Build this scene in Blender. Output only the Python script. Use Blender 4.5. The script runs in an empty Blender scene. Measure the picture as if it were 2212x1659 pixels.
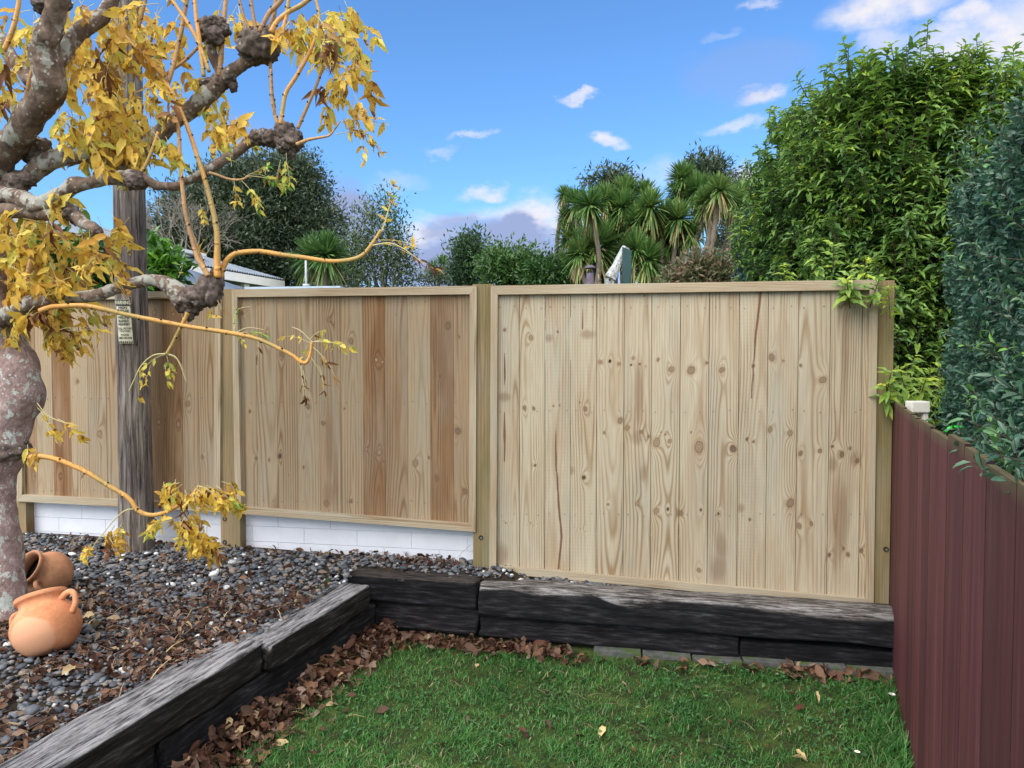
import bpy, bmesh, math, random
import numpy as np
from mathutils import Vector, Matrix
random.seed(7); R = np.random.default_rng(7)
sc = bpy.context.scene; COL = sc.collection
rad = math.radians
# ------------------------------------------------------------------ camera
CAMZ, PITCH, F = 1.62, rad(2.03), 1597.0            # F: focal length in the units used to read the photograph (2212 x 1659)
cd = bpy.data.cameras.new("camera"); cam = bpy.data.objects.new("camera", cd); COL.objects.link(cam)
cam.location = (0, 0, CAMZ); cam.rotation_euler = (math.pi/2 - PITCH, 0, 0)
cd.sensor_width = 36; cd.lens = 36*F/2212; cd.clip_end = 3000; cd.clip_start = 0.02
sc.camera = cam
sc.view_settings.view_transform = 'Standard'; sc.view_settings.look = 'None'
sc.view_settings.exposure = 1.38; sc.view_settings.gamma = 1.0
# ------------------------------------------------------------------ helpers: reading positions
SP, CP = math.sin(PITCH), math.cos(PITCH)
def ray(px, py):
    dx, dy = (px-1106)/F, (829.5-py)/F
    return np.array([dx, CP+dy*SP, -SP+dy*CP])
O0 = np.array([0, 0, CAMZ])
def at(px, py, Y):                                   # the point seen at (px,py) at distance Y in front
    r = ray(px, py); return O0 + r*(Y/r[1])
def onz(px, py, z):                                  # the point seen at (px,py) lying at height z
    r = ray(px, py); return O0 + r*((z-CAMZ)/r[2])
TH = rad(10.0); FY = 4.25                            # the line of the timber fence
FS = np.array([math.cos(TH), -math.sin(TH), 0]); FN = np.array([math.sin(TH), math.cos(TH), 0])
FO = np.array([0, FY, 0.0])
def fp(px, py, off=0.0):                             # (s,z) in the fence plane moved off metres towards the camera
    r = ray(px, py); o = FO - FN*off
    t = np.dot(o-O0, FN)/np.dot(r, FN); P = O0+r*t
    return float(np.dot(P-FO, FS)), float(P[2])
# ------------------------------------------------------------------ sky, clouds, sun
SUN_EL, SUN_AZ = rad(44), rad(222)                   # sun behind the camera, a little to the left
w = bpy.data.worlds.new("World"); sc.world = w; w.use_nodes = True
nt = w.node_tree; N = nt.nodes; Lk = nt.links; N.clear()
def wn(t, **k):
    n = N.new(t)
    for a, b in k.items(): setattr(n, a, b)
    return n
def wm(op, a, b=None, c=None, clamp=False):
    n = wn('ShaderNodeMath', operation=op); n.use_clamp = clamp
    for i, v in enumerate((a, b, c)):
        if v is None: continue
        if isinstance(v, (int, float)): n.inputs[i].default_value = v
        else: Lk.new(v, n.inputs[i])
    return n.outputs[0]
sky = wn('ShaderNodeTexSky', sky_type='NISHITA'); sky.sun_disc = False
sky.sun_elevation = SUN_EL; sky.sun_rotation = SUN_AZ; sky.air_density = 1.0; sky.dust_density = 0.3; sky.ozone_density = 1.5
tc = wn('ShaderNodeTexCoord'); sep = wn('ShaderNodeSeparateXYZ'); Lk.new(tc.outputs['Generated'], sep.inputs[0])
az = wm('ARCTAN2', sep.outputs[0], sep.outputs[1]); el = wm('ARCSINE', sep.outputs[2])
cmb = wn('ShaderNodeCombineXYZ'); Lk.new(az, cmb.inputs[0]); Lk.new(el, cmb.inputs[1])
def wnoise(scale, det, ro=0.55, dist=0.0, st=(1, 1.6, 1)):
    mp = wn('ShaderNodeMapping'); mp.inputs['Scale'].default_value = st; Lk.new(cmb.outputs[0], mp.inputs[0])
    n = wn('ShaderNodeTexNoise'); n.inputs['Scale'].default_value = scale; n.inputs['Detail'].default_value = det
    n.inputs['Roughness'].default_value = ro; n.inputs['Distortion'].default_value = dist
    Lk.new(mp.outputs[0], n.inputs['Vector']); return n
nz = wnoise(9, 6, 0.62)
va = wn('ShaderNodeVectorMath', operation='SUBTRACT'); Lk.new(nz.outputs['Color'], va.inputs[0]); va.inputs[1].default_value = (.5, .5, .5)
vb = wn('ShaderNodeVectorMath', operation='MULTIPLY_ADD'); Lk.new(va.outputs[0], vb.inputs[0]); vb.inputs[1].default_value = (.12, .08, 0); Lk.new(cmb.outputs[0], vb.inputs[2])
def blobs(lst, lo=1.25, hi=.25):
    acc = None
    for (px, py, rx, ry, op) in lst:
        r = ray(px, py); r = r/np.linalg.norm(r); a, e = math.atan2(r[0], r[1]), math.asin(r[2])
        s = wn('ShaderNodeVectorMath', operation='SUBTRACT'); Lk.new(vb.outputs[0], s.inputs[0]); s.inputs[1].default_value = (a, e, 0)
        m = wn('ShaderNodeVectorMath', operation='MULTIPLY'); Lk.new(s.outputs[0], m.inputs[0]); m.inputs[1].default_value = (F/rx, F/ry, 0)
        l = wn('ShaderNodeVectorMath', operation='LENGTH'); Lk.new(m.outputs[0], l.inputs[0])
        mr = wn('ShaderNodeMapRange', interpolation_type='SMOOTHSTEP'); Lk.new(l.outputs['Value'], mr.inputs['Value'])
        mr.inputs['From Min'].default_value = lo; mr.inputs['From Max'].default_value = hi
        mr.inputs['To Min'].default_value = 0; mr.inputs['To Max'].default_value = op
        acc = mr.outputs[0] if acc is None else wm('MAXIMUM', acc, mr.outputs[0])
    return acc
white = blobs([(1935, 8, 130, 34, 1), (2120, 28, 55, 30, .9), (2045, 100, 80, 48, .95), (2190, 90, 90, 80, 1), (1243, 201, 42, 10, .8), (1318, 297, 42, 16, .9),
   (1022, 297, 40, 9, .55), (1590, 262, 80, 14, .6), (1040, 402, 60, 15, .75), (1170, 462, 150, 44, 1), (935, 502, 70, 30, .95), (1665, 200, 60, 16, .8),
   (1610, 385, 60, 50, .95), (1920, 75, 45, 60, .6), (870, 390, 60, 20, .25), (1000, 470, 110, 16, .6), (2330, 60, 160, 120, 1), (1450, 380, 90, 40, .35),
   (1650, 0, 40, 10, .5), (960, 320, 40, 12, .35), (1560, 60, 30, 10, .2)])
lilac = blobs([(1610, 150, 150, 62, .28), (745, 470, 100, 100, 1), (700, 560, 170, 100, 1), (820, 560, 150, 80, 1), (1110, 545, 125, 90, 1), (1120, 490, 60, 50, 1), (960, 580, 190, 80, 1), (990, 500, 70, 55, .8),
   (530, 292, 110, 50, .4), (1040, 620, 300, 50, .9), (1110, 480, 70, 18, .6), (1270, 590, 120, 50, .7), (400, 620, 250, 60, .6)], 1.1, .55)
nv = wnoise(22, 5, 0.6)
wt = wm('MULTIPLY', white, wm('MULTIPLY_ADD', nv.outputs[0], 1.8, 0.05, clamp=True))
hs = wn('ShaderNodeHueSaturation'); hs.inputs['Saturation'].default_value = 1.0; Lk.new(sky.outputs[0], hs.inputs['Color'])
tint = wn('ShaderNodeMix', data_type='RGBA', blend_type='MULTIPLY'); tint.inputs[0].default_value = 1; Lk.new(hs.outputs[0], tint.inputs[6]); tint.inputs[7].default_value = (0.34, 0.53, 0.72, 1)
m1 = wn('ShaderNodeMix', data_type='RGBA'); Lk.new(wt, m1.inputs[0]); Lk.new(tint.outputs[2], m1.inputs[6]); m1.inputs[7].default_value = (2.8, 2.75, 2.95, 1)
m2 = wn('ShaderNodeMix', data_type='RGBA'); Lk.new(lilac, m2.inputs[0]); Lk.new(m1.outputs[2], m2.inputs[6]); m2.inputs[7].default_value = (1.12, 1.38, 2.25, 1)
def wmr(v, a, b_):
    n = wn('ShaderNodeMapRange', interpolation_type='SMOOTHSTEP'); Lk.new(v, n.inputs['Value']); n.inputs['From Min'].default_value = a; n.inputs['From Max'].default_value = b_; return n.outputs[0]
cn = wn('ShaderNodeTexNoise'); Lk.new(tc.outputs['Generated'], cn.inputs['Vector']); cn.inputs['Scale'].default_value = 3.2; cn.inputs['Detail'].default_value = 6
cov = wm('MULTIPLY', wm('MAXIMUM', wmr(sep.outputs[1], .30, -.05), wmr(sep.outputs[2], .66, .86)), wmr(cn.outputs[0], .38, .58))
cov = wm('MULTIPLY', cov, wmr(sep.outputs[2], .02, .12))
m3 = wn('ShaderNodeMix', data_type='RGBA'); Lk.new(cov, m3.inputs[0]); Lk.new(m2.outputs[2], m3.inputs[6]); m3.inputs[7].default_value = (10.5, 10.2, 9.9, 1)  # bright unseen clouds behind and overhead, added as soft fill light
bg = wn('ShaderNodeBackground'); bg.inputs['Strength'].default_value = 0.125; Lk.new(m3.outputs[2], bg.inputs[0])
wo = wn('ShaderNodeOutputWorld'); Lk.new(bg.outputs[0], wo.inputs[0])
sd = bpy.data.lights.new("sun", 'SUN'); sd.energy = 1.25; sd.angle = rad(45); sd.color = (1.0, 0.93, 0.84)
so = bpy.data.objects.new("sun", sd); COL.objects.link(so)
so.rotation_euler = Vector((math.sin(SUN_AZ)*math.cos(SUN_EL), math.cos(SUN_AZ)*math.cos(SUN_EL), math.sin(SUN_EL))).to_track_quat('Z', 'Y').to_euler()
# ------------------------------------------------------------------ helpers: materials
class M:
    def __init__(s, name, rough=0.75, spec=0.3):
        s.m = bpy.data.materials.new(name); s.m.use_nodes = True; s.t = s.m.node_tree
        s.b = s.t.nodes['Principled BSDF']; s.b.inputs['Roughness'].default_value = rough
        s.b.inputs['Specular IOR Level'].default_value = spec; s.tcn = None
    def n(s, t, **k):
        n = s.t.nodes.new(t)
        for a, b in k.items(): setattr(n, a, b)
        return n
    def set(s, sock, v):
        if isinstance(v, bpy.types.NodeSocket): s.t.links.new(v, sock)
        elif isinstance(v, (tuple, list)) and len(v) == 3 and sock.type == 'RGBA': sock.default_value = (*v, 1)
        else: sock.default_value = v
    def co(s, scale=(1, 1, 1), seed=None):
        if s.tcn is None: s.tcn = s.n('ShaderNodeTexCoord')
        src = s.tcn.outputs['Object']
        if seed is not None:
            v = s.n('ShaderNodeVectorMath', operation='ADD'); s.set(v.inputs[0], src); s.set(v.inputs[1], seed); src = v.outputs[0]
        mp = s.n('ShaderNodeMapping'); mp.inputs['Scale'].default_value = scale; s.set(mp.inputs[0], src); return mp.outputs[0]
    def noise(s, scale=(1, 1, 1), det=3, ro=0.55, dist=0, seed=None, color=False):
        n = s.n('ShaderNodeTexNoise'); s.set(n.inputs['Vector'], s.co(scale, seed)); n.inputs['Scale'].default_value = 1
        n.inputs['Detail'].default_value = det; n.inputs['Roughness'].default_value = ro; n.inputs['Distortion'].default_value = dist
        return n.outputs['Color' if color else 'Fac']
    def attr(s, name, out='Fac'):
        return s.n('ShaderNodeAttribute', attribute_name=name).outputs[out]
    def math(s, op, a, b=0.0, c=0.0, clamp=False):
        n = s.n('ShaderNodeMath', operation=op); n.use_clamp = clamp
        for i, v in enumerate((a, b, c)): s.set(n.inputs[i], v)
        return n.outputs[0]
    def mr(s, v, a, b, c=0.0, d=1.0, sm=True):
        n = s.n('ShaderNodeMapRange', interpolation_type='SMOOTHSTEP' if sm else 'LINEAR'); s.set(n.inputs['Value'], v)
        for k, x in zip(('From Min', 'From Max', 'To Min', 'To Max'), (a, b, c, d)): n.inputs[k].default_value = x
        return n.outputs[0]
    def mix(s, f, a, b, mode='MIX'):
        n = s.n('ShaderNodeMix', data_type='RGBA', blend_type=mode); s.set(n.inputs[0], f); s.set(n.inputs[6], a); s.set(n.inputs[7], b); return n.outputs[2]
    def ramp(s, f, stops, interp='LINEAR'):
        n = s.n('ShaderNodeValToRGB'); s.set(n.inputs[0], f); e = n.color_ramp.elements; n.color_ramp.interpolation = interp
        while len(e) < len(stops): e.new(0.5)
        for x, (p, c) in zip(e, stops): x.position = p; x.color = (*c, 1)
        return n.outputs[0]
    def bump(s, h, strength=0.5, dist=0.01):
        n = s.n('ShaderNodeBump'); n.inputs['Strength'].default_value = strength; n.inputs['Distance'].default_value = dist
        s.set(n.inputs['Height'], h); s.set(s.b.inputs['Normal'], n.outputs[0])
    def col(s, c): s.set(s.b.inputs['Base Color'], c); return s
    def scale(s, c, f): return s.mix(1.0, c, s.grey(f), 'MULTIPLY')
    def grey(s, f):
        n = s.n('ShaderNodeCombineXYZ')
        for i in range(3): s.set(n.inputs[i], f)
        return n.outputs[0]
    def translucent(s, f, c):
        o = [n for n in s.t.nodes if n.type == 'OUTPUT_MATERIAL'][0]
        tr = s.n('ShaderNodeBsdfTranslucent'); s.set(tr.inputs['Color'], c)
        mx = s.n('ShaderNodeMixShader'); mx.inputs[0].default_value = f; s.set(mx.inputs[1], s.b.outputs[0]); s.set(mx.inputs[2], tr.outputs[0]); s.set(o.inputs[0], mx.outputs[0])
def leafmat(name, stops, rough=0.45, spec=0.4, tr=0.3, spots=None):
    m = M(name, rough, spec); c = m.ramp(m.attr('tint'), stops)
    if spots: c = m.mix(m.mr(m.noise((spots[1],)*3, 3), .56, .64), c, spots[0])
    c = m.scale(c, m.mr(m.noise((14, 14, 14), 2), .3, .7, .85, 1.12))
    m.col(c); m.translucent(tr, c); return m.m
def plain(name, c, rough=0.6, spec=0.3, var=0.12, sc_=(12, 12, 12), metal=0):
    m = M(name, rough, spec); m.col(m.scale(c, m.mr(m.noise(sc_, 5, .6), .3, .7, 1-var, 1+var))); m.b.inputs['Metallic'].default_value = metal; return m.m
# ------------------------------------------------------------------ helpers: mesh
class MB:
    def __init__(s): s.V = []; s.I = []; s.S = []; s.MI = []; s.A = {}; s.n = 0; s.SM = []
    def add(s, V, faces, mat=0, smooth=True, **attrs):
        """faces: list of index lists (relative), or (flat index array, sizes array)"""
        V = np.asarray(V, float).reshape(-1, 3); k = len(V)
        if isinstance(faces, tuple): idx, sz = faces
        else: idx = np.array([i for f in faces for i in f], int); sz = np.array([len(f) for f in faces], int)
        s.V.append(V); s.I.append(idx+s.n); s.S.append(sz); s.MI.append(np.full(len(sz), mat)); s.SM.append(np.full(len(sz), smooth))
        for a in set(s.A) | set(attrs):
            if a not in s.A: s.A[a] = [np.zeros(s.n)] if s.n else []
            v = attrs.get(a, 0.0); s.A[a].append(np.broadcast_to(np.asarray(v, float), (k,)) if np.ndim(v) < 1 else np.asarray(v, float))
        s.n += k
    def box(s, lo, hi, mat=0, **a):
        x0, y0, z0 = lo; x1, y1, z1 = hi
        s.add([(x0,y0,z0),(x1,y0,z0),(x1,y1,z0),(x0,y1,z0),(x0,y0,z1),(x1,y0,z1),(x1,y1,z1),(x0,y1,z1)],
              [(0,3,2,1),(4,5,6,7),(0,1,5,4),(1,2,6,5),(2,3,7,6),(3,0,4,7)], mat, False, **a)
    def prism(s, quad, d, mat=0, **a):                # quad: 4+ points (3-D), d: extrusion vector
        q = np.asarray(quad, float); k = len(q); d = np.asarray(d, float)
        s.add(np.vstack([q, q+d]), [tuple(range(k)), tuple(range(2*k-1, k-1, -1))]+[(i, k+i, k+(i+1) % k, (i+1) % k) for i in range(k)], mat, False, **a)
    def tube(s, P, r, k=8, mat=0, sub=4, bump=0, bs=20, seed=0, cap=True, **a):
        P = np.asarray(P, float); r = np.broadcast_to(np.asarray(r, float), (len(P),)).copy()
        if sub > 1 and len(P) > 2: P, r = catmull(P, r, sub)
        T = np.gradient(P, axis=0); T /= np.linalg.norm(T, axis=1)[:, None]+1e-12
        u = np.cross(T[0], [0.3, 0.9, 0.31]); u /= np.linalg.norm(u); U = []
        for t in T: u = u-t*np.dot(u, t); u /= np.linalg.norm(u); U.append(u)
        U = np.array(U); W = np.cross(T, U); an = np.arange(k)*2*math.pi/k
        D = U[:, None]*np.cos(an)[None, :, None]+W[:, None]*np.sin(an)[None, :, None]
        V = P[:, None]+D*r[:, None, None]
        if bump: V = V+D*(bump*r[:, None]*(vnoise(V.reshape(-1, 3), bs, seed).reshape(len(P), k)*2-1+.5*(vnoise(V.reshape(-1, 3), bs*2.6, seed+9).reshape(len(P), k)*2-1)))[..., None]
        n = len(P); f = [(i*k+j, i*k+(j+1) % k, (i+1)*k+(j+1) % k, (i+1)*k+j) for i in range(n-1) for j in range(k)]
        if cap: f += [tuple(range(k-1, -1, -1)), tuple((n-1)*k+j for j in range(k))]
        s.add(V.reshape(-1, 3), f, mat, True, **a); return P, r
    def batch(s, V, tmpl_faces, N_, mat=0, smooth=False, **attrs):      # V: (N,m,3)
        m = V.shape[1]; fi = np.array([i for f in tmpl_faces for i in f], int); fs = np.array([len(f) for f in tmpl_faces], int)
        idx = (fi[None]+np.arange(N_)[:, None]*m).ravel(); sz = np.tile(fs, N_)
        at_ = {k_: np.repeat(np.broadcast_to(v, (N_,)), m) for k_, v in attrs.items()}
        s.add(V.reshape(-1, 3), (idx, sz), mat, smooth, **at_)
    def build(s, name, mats, parent=None, local=False, hide=False):
        V = np.concatenate(s.V); I = np.concatenate(s.I); S = np.concatenate(s.S)
        me = bpy.data.meshes.new(name); me.vertices.add(len(V)); me.vertices.foreach_set('co', V.ravel())
        me.loops.add(len(I)); me.loops.foreach_set('vertex_index', I.astype(np.int32)); me.polygons.add(len(S))
        me.polygons.foreach_set('loop_start', np.concatenate([[0], np.cumsum(S)[:-1]]).astype(np.int32))
        me.polygons.foreach_set('material_index', np.concatenate(s.MI).astype(np.int32))
        me.polygons.foreach_set('use_smooth', np.concatenate(s.SM).astype(bool))
        me.update(calc_edges=True)
        for a, v in s.A.items():
            at_ = me.attributes.new(a, 'FLOAT', 'POINT'); at_.data.foreach_set('value', np.concatenate(v).astype(np.float32))
        for m in (mats if isinstance(mats, (list, tuple)) else [mats]): me.materials.append(m)
        o = bpy.data.objects.new(name, me); COL.objects.link(o)
        if parent is not None:
            o.parent = parent
            if not local: o.matrix_parent_inverse = Matrix.Translation(-Vector(root_loc(parent)))
        return o
def root_loc(o):
    while o.parent is not None: o = o.parent
    return o.location
def tag(o, label=None, cat=None, group=None, kind=None):
    for k, v in (('label', label), ('category', cat), ('group', group), ('kind', kind)):
        if v: o[k] = v
    return o
def empty(name, loc, label, cat, group=None, rz=0):
    o = bpy.data.objects.new(name, None); COL.objects.link(o); o.location = loc; o.rotation_euler.z = rz; o.empty_display_size = .2
    return tag(o, label, cat, group)
def catmull(P, r, sub):
    P2 = np.vstack([2*P[0]-P[1], P, 2*P[-1]-P[-2]]); out = []; ro = []
    for i in range(len(P)-1):
        p0, p1, p2, p3 = P2[i:i+4]
        for t in np.arange(sub)/sub:
            out.append(.5*((2*p1)+(-p0+p2)*t+(2*p0-5*p1+4*p2-p3)*t*t+(-p0+3*p1-3*p2+p3)*t**3)); ro.append(r[i]*(1-t)+r[i+1]*t)
    out.append(P[-1]); ro.append(r[-1]); return np.array(out), np.array(ro)
def vnoise(P, scale, seed=0):
    P = np.asarray(P, float)*scale+seed*17.13; i = np.floor(P).astype(np.int64); f = P-i; f = f*f*(3-2*f)
    def h(x, y, z):
        n = (x*374761393+y*668265263+z*2147483647*3+seed*974711) & 0xffffffff
        n = ((n ^ (n >> 13))*1274126177) & 0xffffffff; n = (n ^ (n >> 16)) & 0xffff; return n/65535.0
    o = 0
    for a in (0, 1):
        for b in (0, 1):
            for c in (0, 1):
                wt_ = (f[..., 0] if a else 1-f[..., 0])*(f[..., 1] if b else 1-f[..., 1])*(f[..., 2] if c else 1-f[..., 2])
                o = o+wt_*h(i[..., 0]+a, i[..., 1]+b, i[..., 2]+c)
    return o
def unit(v): v = np.asarray(v, float); return v/(np.linalg.norm(v, axis=-1, keepdims=True)+1e-12)
# leaf templates: (u along, v across, w lift)
T_SIMPLE = (np.array([(0,0,0),(.32,-.42,.10),(.32,0,0),(.32,.42,.10),(.72,-.34,.03),(.72,0,-.05),(.72,.34,.03),(1,0,-.16)]),
            [(0,2,1),(0,3,2),(1,2,5,4),(2,3,6,5),(4,5,7),(5,6,7)])
T_FLAT = (np.array([(0,0,0),(.3,-.5,.06),(.8,-.4,.0),(1,0,-.06),(.8,.4,.0),(.3,.5,.06)]), [(0,5,4,3,2,1)])
T_DIA = (np.array([(0,0,0),(.45,-.5,.05),(1,0,0),(.45,.5,.05)]), [(0,3,2,1)])
_u = [0, .16, .36, .58, .8, 1.0]; _h = [0, .30, .5, .44, .26, 0]
_v = [(0,0,0)]
for i in range(1, 5):
    s_ = (1 if i % 2 else -1)*.05
    _v += [(_u[i], -_h[i], .09+s_-.22*_u[i]**2), (_u[i], 0, -.2*_u[i]**2), (_u[i], _h[i], .09+s_-.22*_u[i]**2)]
_v.append((1, 0, -.24)); _f = [(0,2,1),(0,3,2)]
for i in range(3): a = 1+3*i; _f += [(a,a+1,a+4,a+3),(a+1,a+2,a+5,a+4)]
_f += [(10,11,13),(11,12,13)]
T_WAVY = (np.array(_v), _f)
def leaves(mb, P, A, Nn, L, W, T, mat=0, smooth=False, curl=0.0, **at_):
    P = np.asarray(P); A = unit(A); S_ = unit(np.cross(A, Nn)); Nn = np.cross(S_, A); t, f = T; n = len(P)
    L = np.broadcast_to(L, (n,)); W = np.broadcast_to(W, (n,)); curl = np.broadcast_to(curl, (n,))
    w_ = t[None, :, 2]-curl[:, None]*t[None, :, 0]**2
    V = P[:, None]+A[:, None]*(t[None, :, 0, None]*L[:, None, None])+S_[:, None]*(t[None, :, 1, None]*W[:, None, None])+Nn[:, None]*(w_*L[:, None])[..., None]
    mb.batch(V, f, n, mat, smooth, **at_)
def rdir(n, up=0.0):
    v = R.normal(size=(n, 3)); v = unit(v); v[:, 2] += up; return unit(v)
# ------------------------------------------------------------------ materials
def wood_material(name='sawn_pine', hz=False):
    m = M(name, 0.78, 0.25)
    if hz:
        on = m.noise; m.noise = lambda scale=(1, 1, 1), *a, **k: on((scale[2], scale[1], scale[0]), *a, **k)
    sd_ = m.n('ShaderNodeCombineXYZ'); s_ = m.attr('seed'); m.set(sd_.inputs[0], s_); m.set(sd_.inputs[1], s_); m.set(sd_.inputs[2], s_); sd_ = sd_.outputs[0]
    br, ol = m.attr('brown'), m.attr('olive')
    base = m.mix(br, (.445, .388, .280), (.20, .088, .040)); base = m.mix(ol, base, (.195, .160, .072))
    big = m.noise((9, 9, 1.6), 3, .5, .6, sd_); base = m.mix(m.mr(big, .38, .7), base, m.mix(.5, base, (.36, .25, .145)))
    big2 = m.noise((14, 14, 2.2), 2, .5, .3, m.attr('knot') if False else sd_)
    base = m.mix(m.math('MULTIPLY', m.mr(m.noise((5, 5, 1.1), 3, .5, 0, sd_), .5, .72), .5), base, m.mix(.5, base, (.30, .32, .285)))
    ring = m.attr('ring'); fine = m.noise((30, 30, 2.5), 3, .6, 0, sd_)
    rr = m.math('ADD', m.math('MULTIPLY', ring, 6.2832), m.math('MULTIPLY', fine, 2.2))
    late = m.math('POWER', m.math('MULTIPLY_ADD', m.math('SINE', rr), .5, .5), 2.4)
    cmod = m.mr(m.noise((6, 6, 1.2), 2, .5, 0, sd_), .35, .65, .25, 1.0)
    base = m.mix(m.math('MULTIPLY', m.math('MULTIPLY', late, cmod), .92), base, m.mix(1, base, (.60, .46, .33), 'MULTIPLY'))
    base = m.scale(base, m.mr(m.noise((170, 170, 5), 3, .6, 0, sd_), .3, .7, .9, 1.08))
    saw = m.math('POWER', m.math('MULTIPLY_ADD', m.math('SINE', m.math('ADD', m.math('MULTIPLY', m.noise((.001, .001, 1), 0), 1), m.math('MULTIPLY', m.attr('vv'), 310))), .5, .5), 6)
    base = m.mix(m.math('MULTIPLY', m.math('MULTIPLY', saw, m.attr('saw')), .22), base, (.19, .14, .085))
    kn = m.math('ADD', m.attr('knot'), m.math('MULTIPLY', m.math('SUBTRACT', m.noise((60, 60, 60), 2), .5), .35))
    halo = m.math('MULTIPLY', m.mr(kn, 2.1, 1.0), .5); base = m.mix(halo, base, m.mix(1, base, (.74, .52, .34), 'MULTIPLY'))
    kr = m.math('MULTIPLY_ADD', m.math('SINE', m.math('MULTIPLY', kn, 16)), .5, .5)
    dk = m.attr('dark'); kc = m.mix(m.math('MULTIPLY', kr, .55), (.31, .235, .155), (.20, .135, .08)); kc = m.mix(dk, kc, (.035, .018, .012))
    base = m.mix(m.mr(kn, 1.08, .95), base, kc)
    base = m.mix(m.math('MULTIPLY', m.math('MULTIPLY', m.mr(kn, .85, .98), m.mr(kn, 1.2, 1.02)), .6), base, (.12, .065, .035))
    st = m.attr('stain'); st = m.mr(m.math('ADD', st, m.math('MULTIPLY', m.math('SUBTRACT', m.noise((70, 70, 9), 3, .6, 0, sd_), .5), .7)), .3, .75)
    base = m.mix(m.math('MULTIPLY', st, .85), base, (.115, .035, .02))
    bs = m.attr('patch'); base = m.mix(m.math('MULTIPLY', m.mr(m.math('ADD', bs, m.math('MULTIPLY', m.math('SUBTRACT', m.noise((34, 34, 3), 3, .6, 0, sd_), .5), .9)), .2, .9), .5), base, (.17, .095, .05))
    m.col(base); m.bump(m.math('ADD', m.math('MULTIPLY', late, -.5), m.noise((120, 120, 6), 3)), .25, .002); return m.m
WOOD = wood_material(); WOODH = wood_material('sawn_pine_rail', True)
NAIL = plain('galvanised_nail', (.16, .15, .14), .5, .5)
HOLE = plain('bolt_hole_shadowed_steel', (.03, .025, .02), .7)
def sleeper_mat(name, top, edge, face, wq):
    m = M(name, .85, .2)
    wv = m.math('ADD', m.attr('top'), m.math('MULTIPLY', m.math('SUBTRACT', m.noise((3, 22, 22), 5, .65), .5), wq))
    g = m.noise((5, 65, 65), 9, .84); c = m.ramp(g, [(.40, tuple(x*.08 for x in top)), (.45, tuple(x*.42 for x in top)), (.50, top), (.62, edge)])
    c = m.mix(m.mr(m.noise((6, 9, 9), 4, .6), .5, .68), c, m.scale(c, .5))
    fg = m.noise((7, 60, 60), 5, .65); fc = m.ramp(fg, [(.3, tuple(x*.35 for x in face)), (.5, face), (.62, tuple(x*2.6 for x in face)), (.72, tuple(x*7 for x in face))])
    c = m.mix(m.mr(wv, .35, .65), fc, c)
    c = m.mix(m.math('MULTIPLY', m.mr(m.noise((13, 20, 20), 4, .7), .64, .70), m.attr('top')), c, (.30, .36, .24))
    m.col(c); m.bump(g, 1.0, .02); return m.m
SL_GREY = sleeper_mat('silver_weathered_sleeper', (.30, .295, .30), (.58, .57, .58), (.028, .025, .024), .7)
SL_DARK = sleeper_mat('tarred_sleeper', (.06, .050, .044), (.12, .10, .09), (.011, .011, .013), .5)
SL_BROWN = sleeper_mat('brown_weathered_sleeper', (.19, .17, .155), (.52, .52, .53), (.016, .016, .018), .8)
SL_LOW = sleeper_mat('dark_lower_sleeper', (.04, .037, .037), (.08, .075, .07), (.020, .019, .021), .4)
def soil_mat():
    m = M('damp_soil', .95, .15); m.col(m.ramp(m.noise((18, 18, 18), 6, .7), [(.3, (.016, .012, .009)), (.7, (.06, .045, .03))])); m.bump(m.noise((40, 40, 40), 5), .8, .02); return m.m
def lawn_mat():
    m = M('lawn_soil_and_moss', .95, .15)
    c = m.ramp(m.noise((9, 9, 9), 6, .75), [(.34, (.030, .020, .013)), (.46, (.03, .045, .014)), (.62, (.06, .09, .02))])
    m.col(c); m.bump(m.noise((60, 60, 60), 5), .8, .01); return m.m
SOIL, LAWN = soil_mat(), lawn_mat()
GRASSM = leafmat('grass_blades', [(0, (.024, .095, .020)), (.45, (.045, .175, .030)), (.8, (.10, .29, .06)), (.93, (.14, .22, .09)), (1, (.35, .30, .16))], .5, .35, .3)
CLOVM = leafmat('clover_leaves', [(0, (.03, .10, .035)), (1, (.08, .2, .06))], .55, .3, .25)
LITTER = leafmat('dead_brown_leaves', [(0, (.025, .014, .010)), (.3, (.085, .032, .018)), (.5, (.10, .06, .042)), (.68, (.19, .10, .055)), (.82, (.22, .16, .125)), (.94, (.36, .26, .15)), (1, (.62, .47, .22))], .7, .25, .12)
def pebble_mat():
    m = M('river_pebbles', .68, .35)
    c = m.ramp(m.attr('tint'), [(0, (.042, .048, .058)), (.35, (.085, .095, .11)), (.6, (.14, .155, .175)), (.75, (.18, .17, .155)), (.88, (.20, .15, .115)), (.94, (.26, .28, .31)), (.97, (.62, .63, .62))])
    m.col(m.scale(c, m.mr(m.noise((90, 90, 90), 4, .6), .3, .7, .8, 1.15))); return m.m
PEB = pebble_mat()
WHITEW = plain('white_painted_block', (.66, .68, .73), .65, .3, .05, (6, 6, 6))
def red_mat():
    m = M('dark_red_stained_timber', .7, .3); sd_ = m.n('ShaderNodeCombineXYZ'); s_ = m.attr('seed')
    for i in range(3): m.set(sd_.inputs[i], s_)
    c = m.ramp(m.noise((26, 26, 1.3), 5, .65, .4, sd_.outputs[0]), [(.3, (.068, .018, .020)), (.5, (.100, .027, .030)), (.72, (.145, .045, .048))])
    c = m.scale(c, m.mr(m.attr('seed'), 0, 1, .74, 1.2))
    c = m.mix(m.mr(m.noise((70, 70, 4), 4, .6, 0, sd_.outputs[0]), .66, .74), c, (.035, .014, .016))
    c = m.mix(m.math('MULTIPLY', m.attr('moss'), .8), c, (.13, .14, .06))
    m.col(c); m.bump(m.noise((60, 60, 3), 4, .6, 0, sd_.outputs[0]), .4, .004); return m.m
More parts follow.
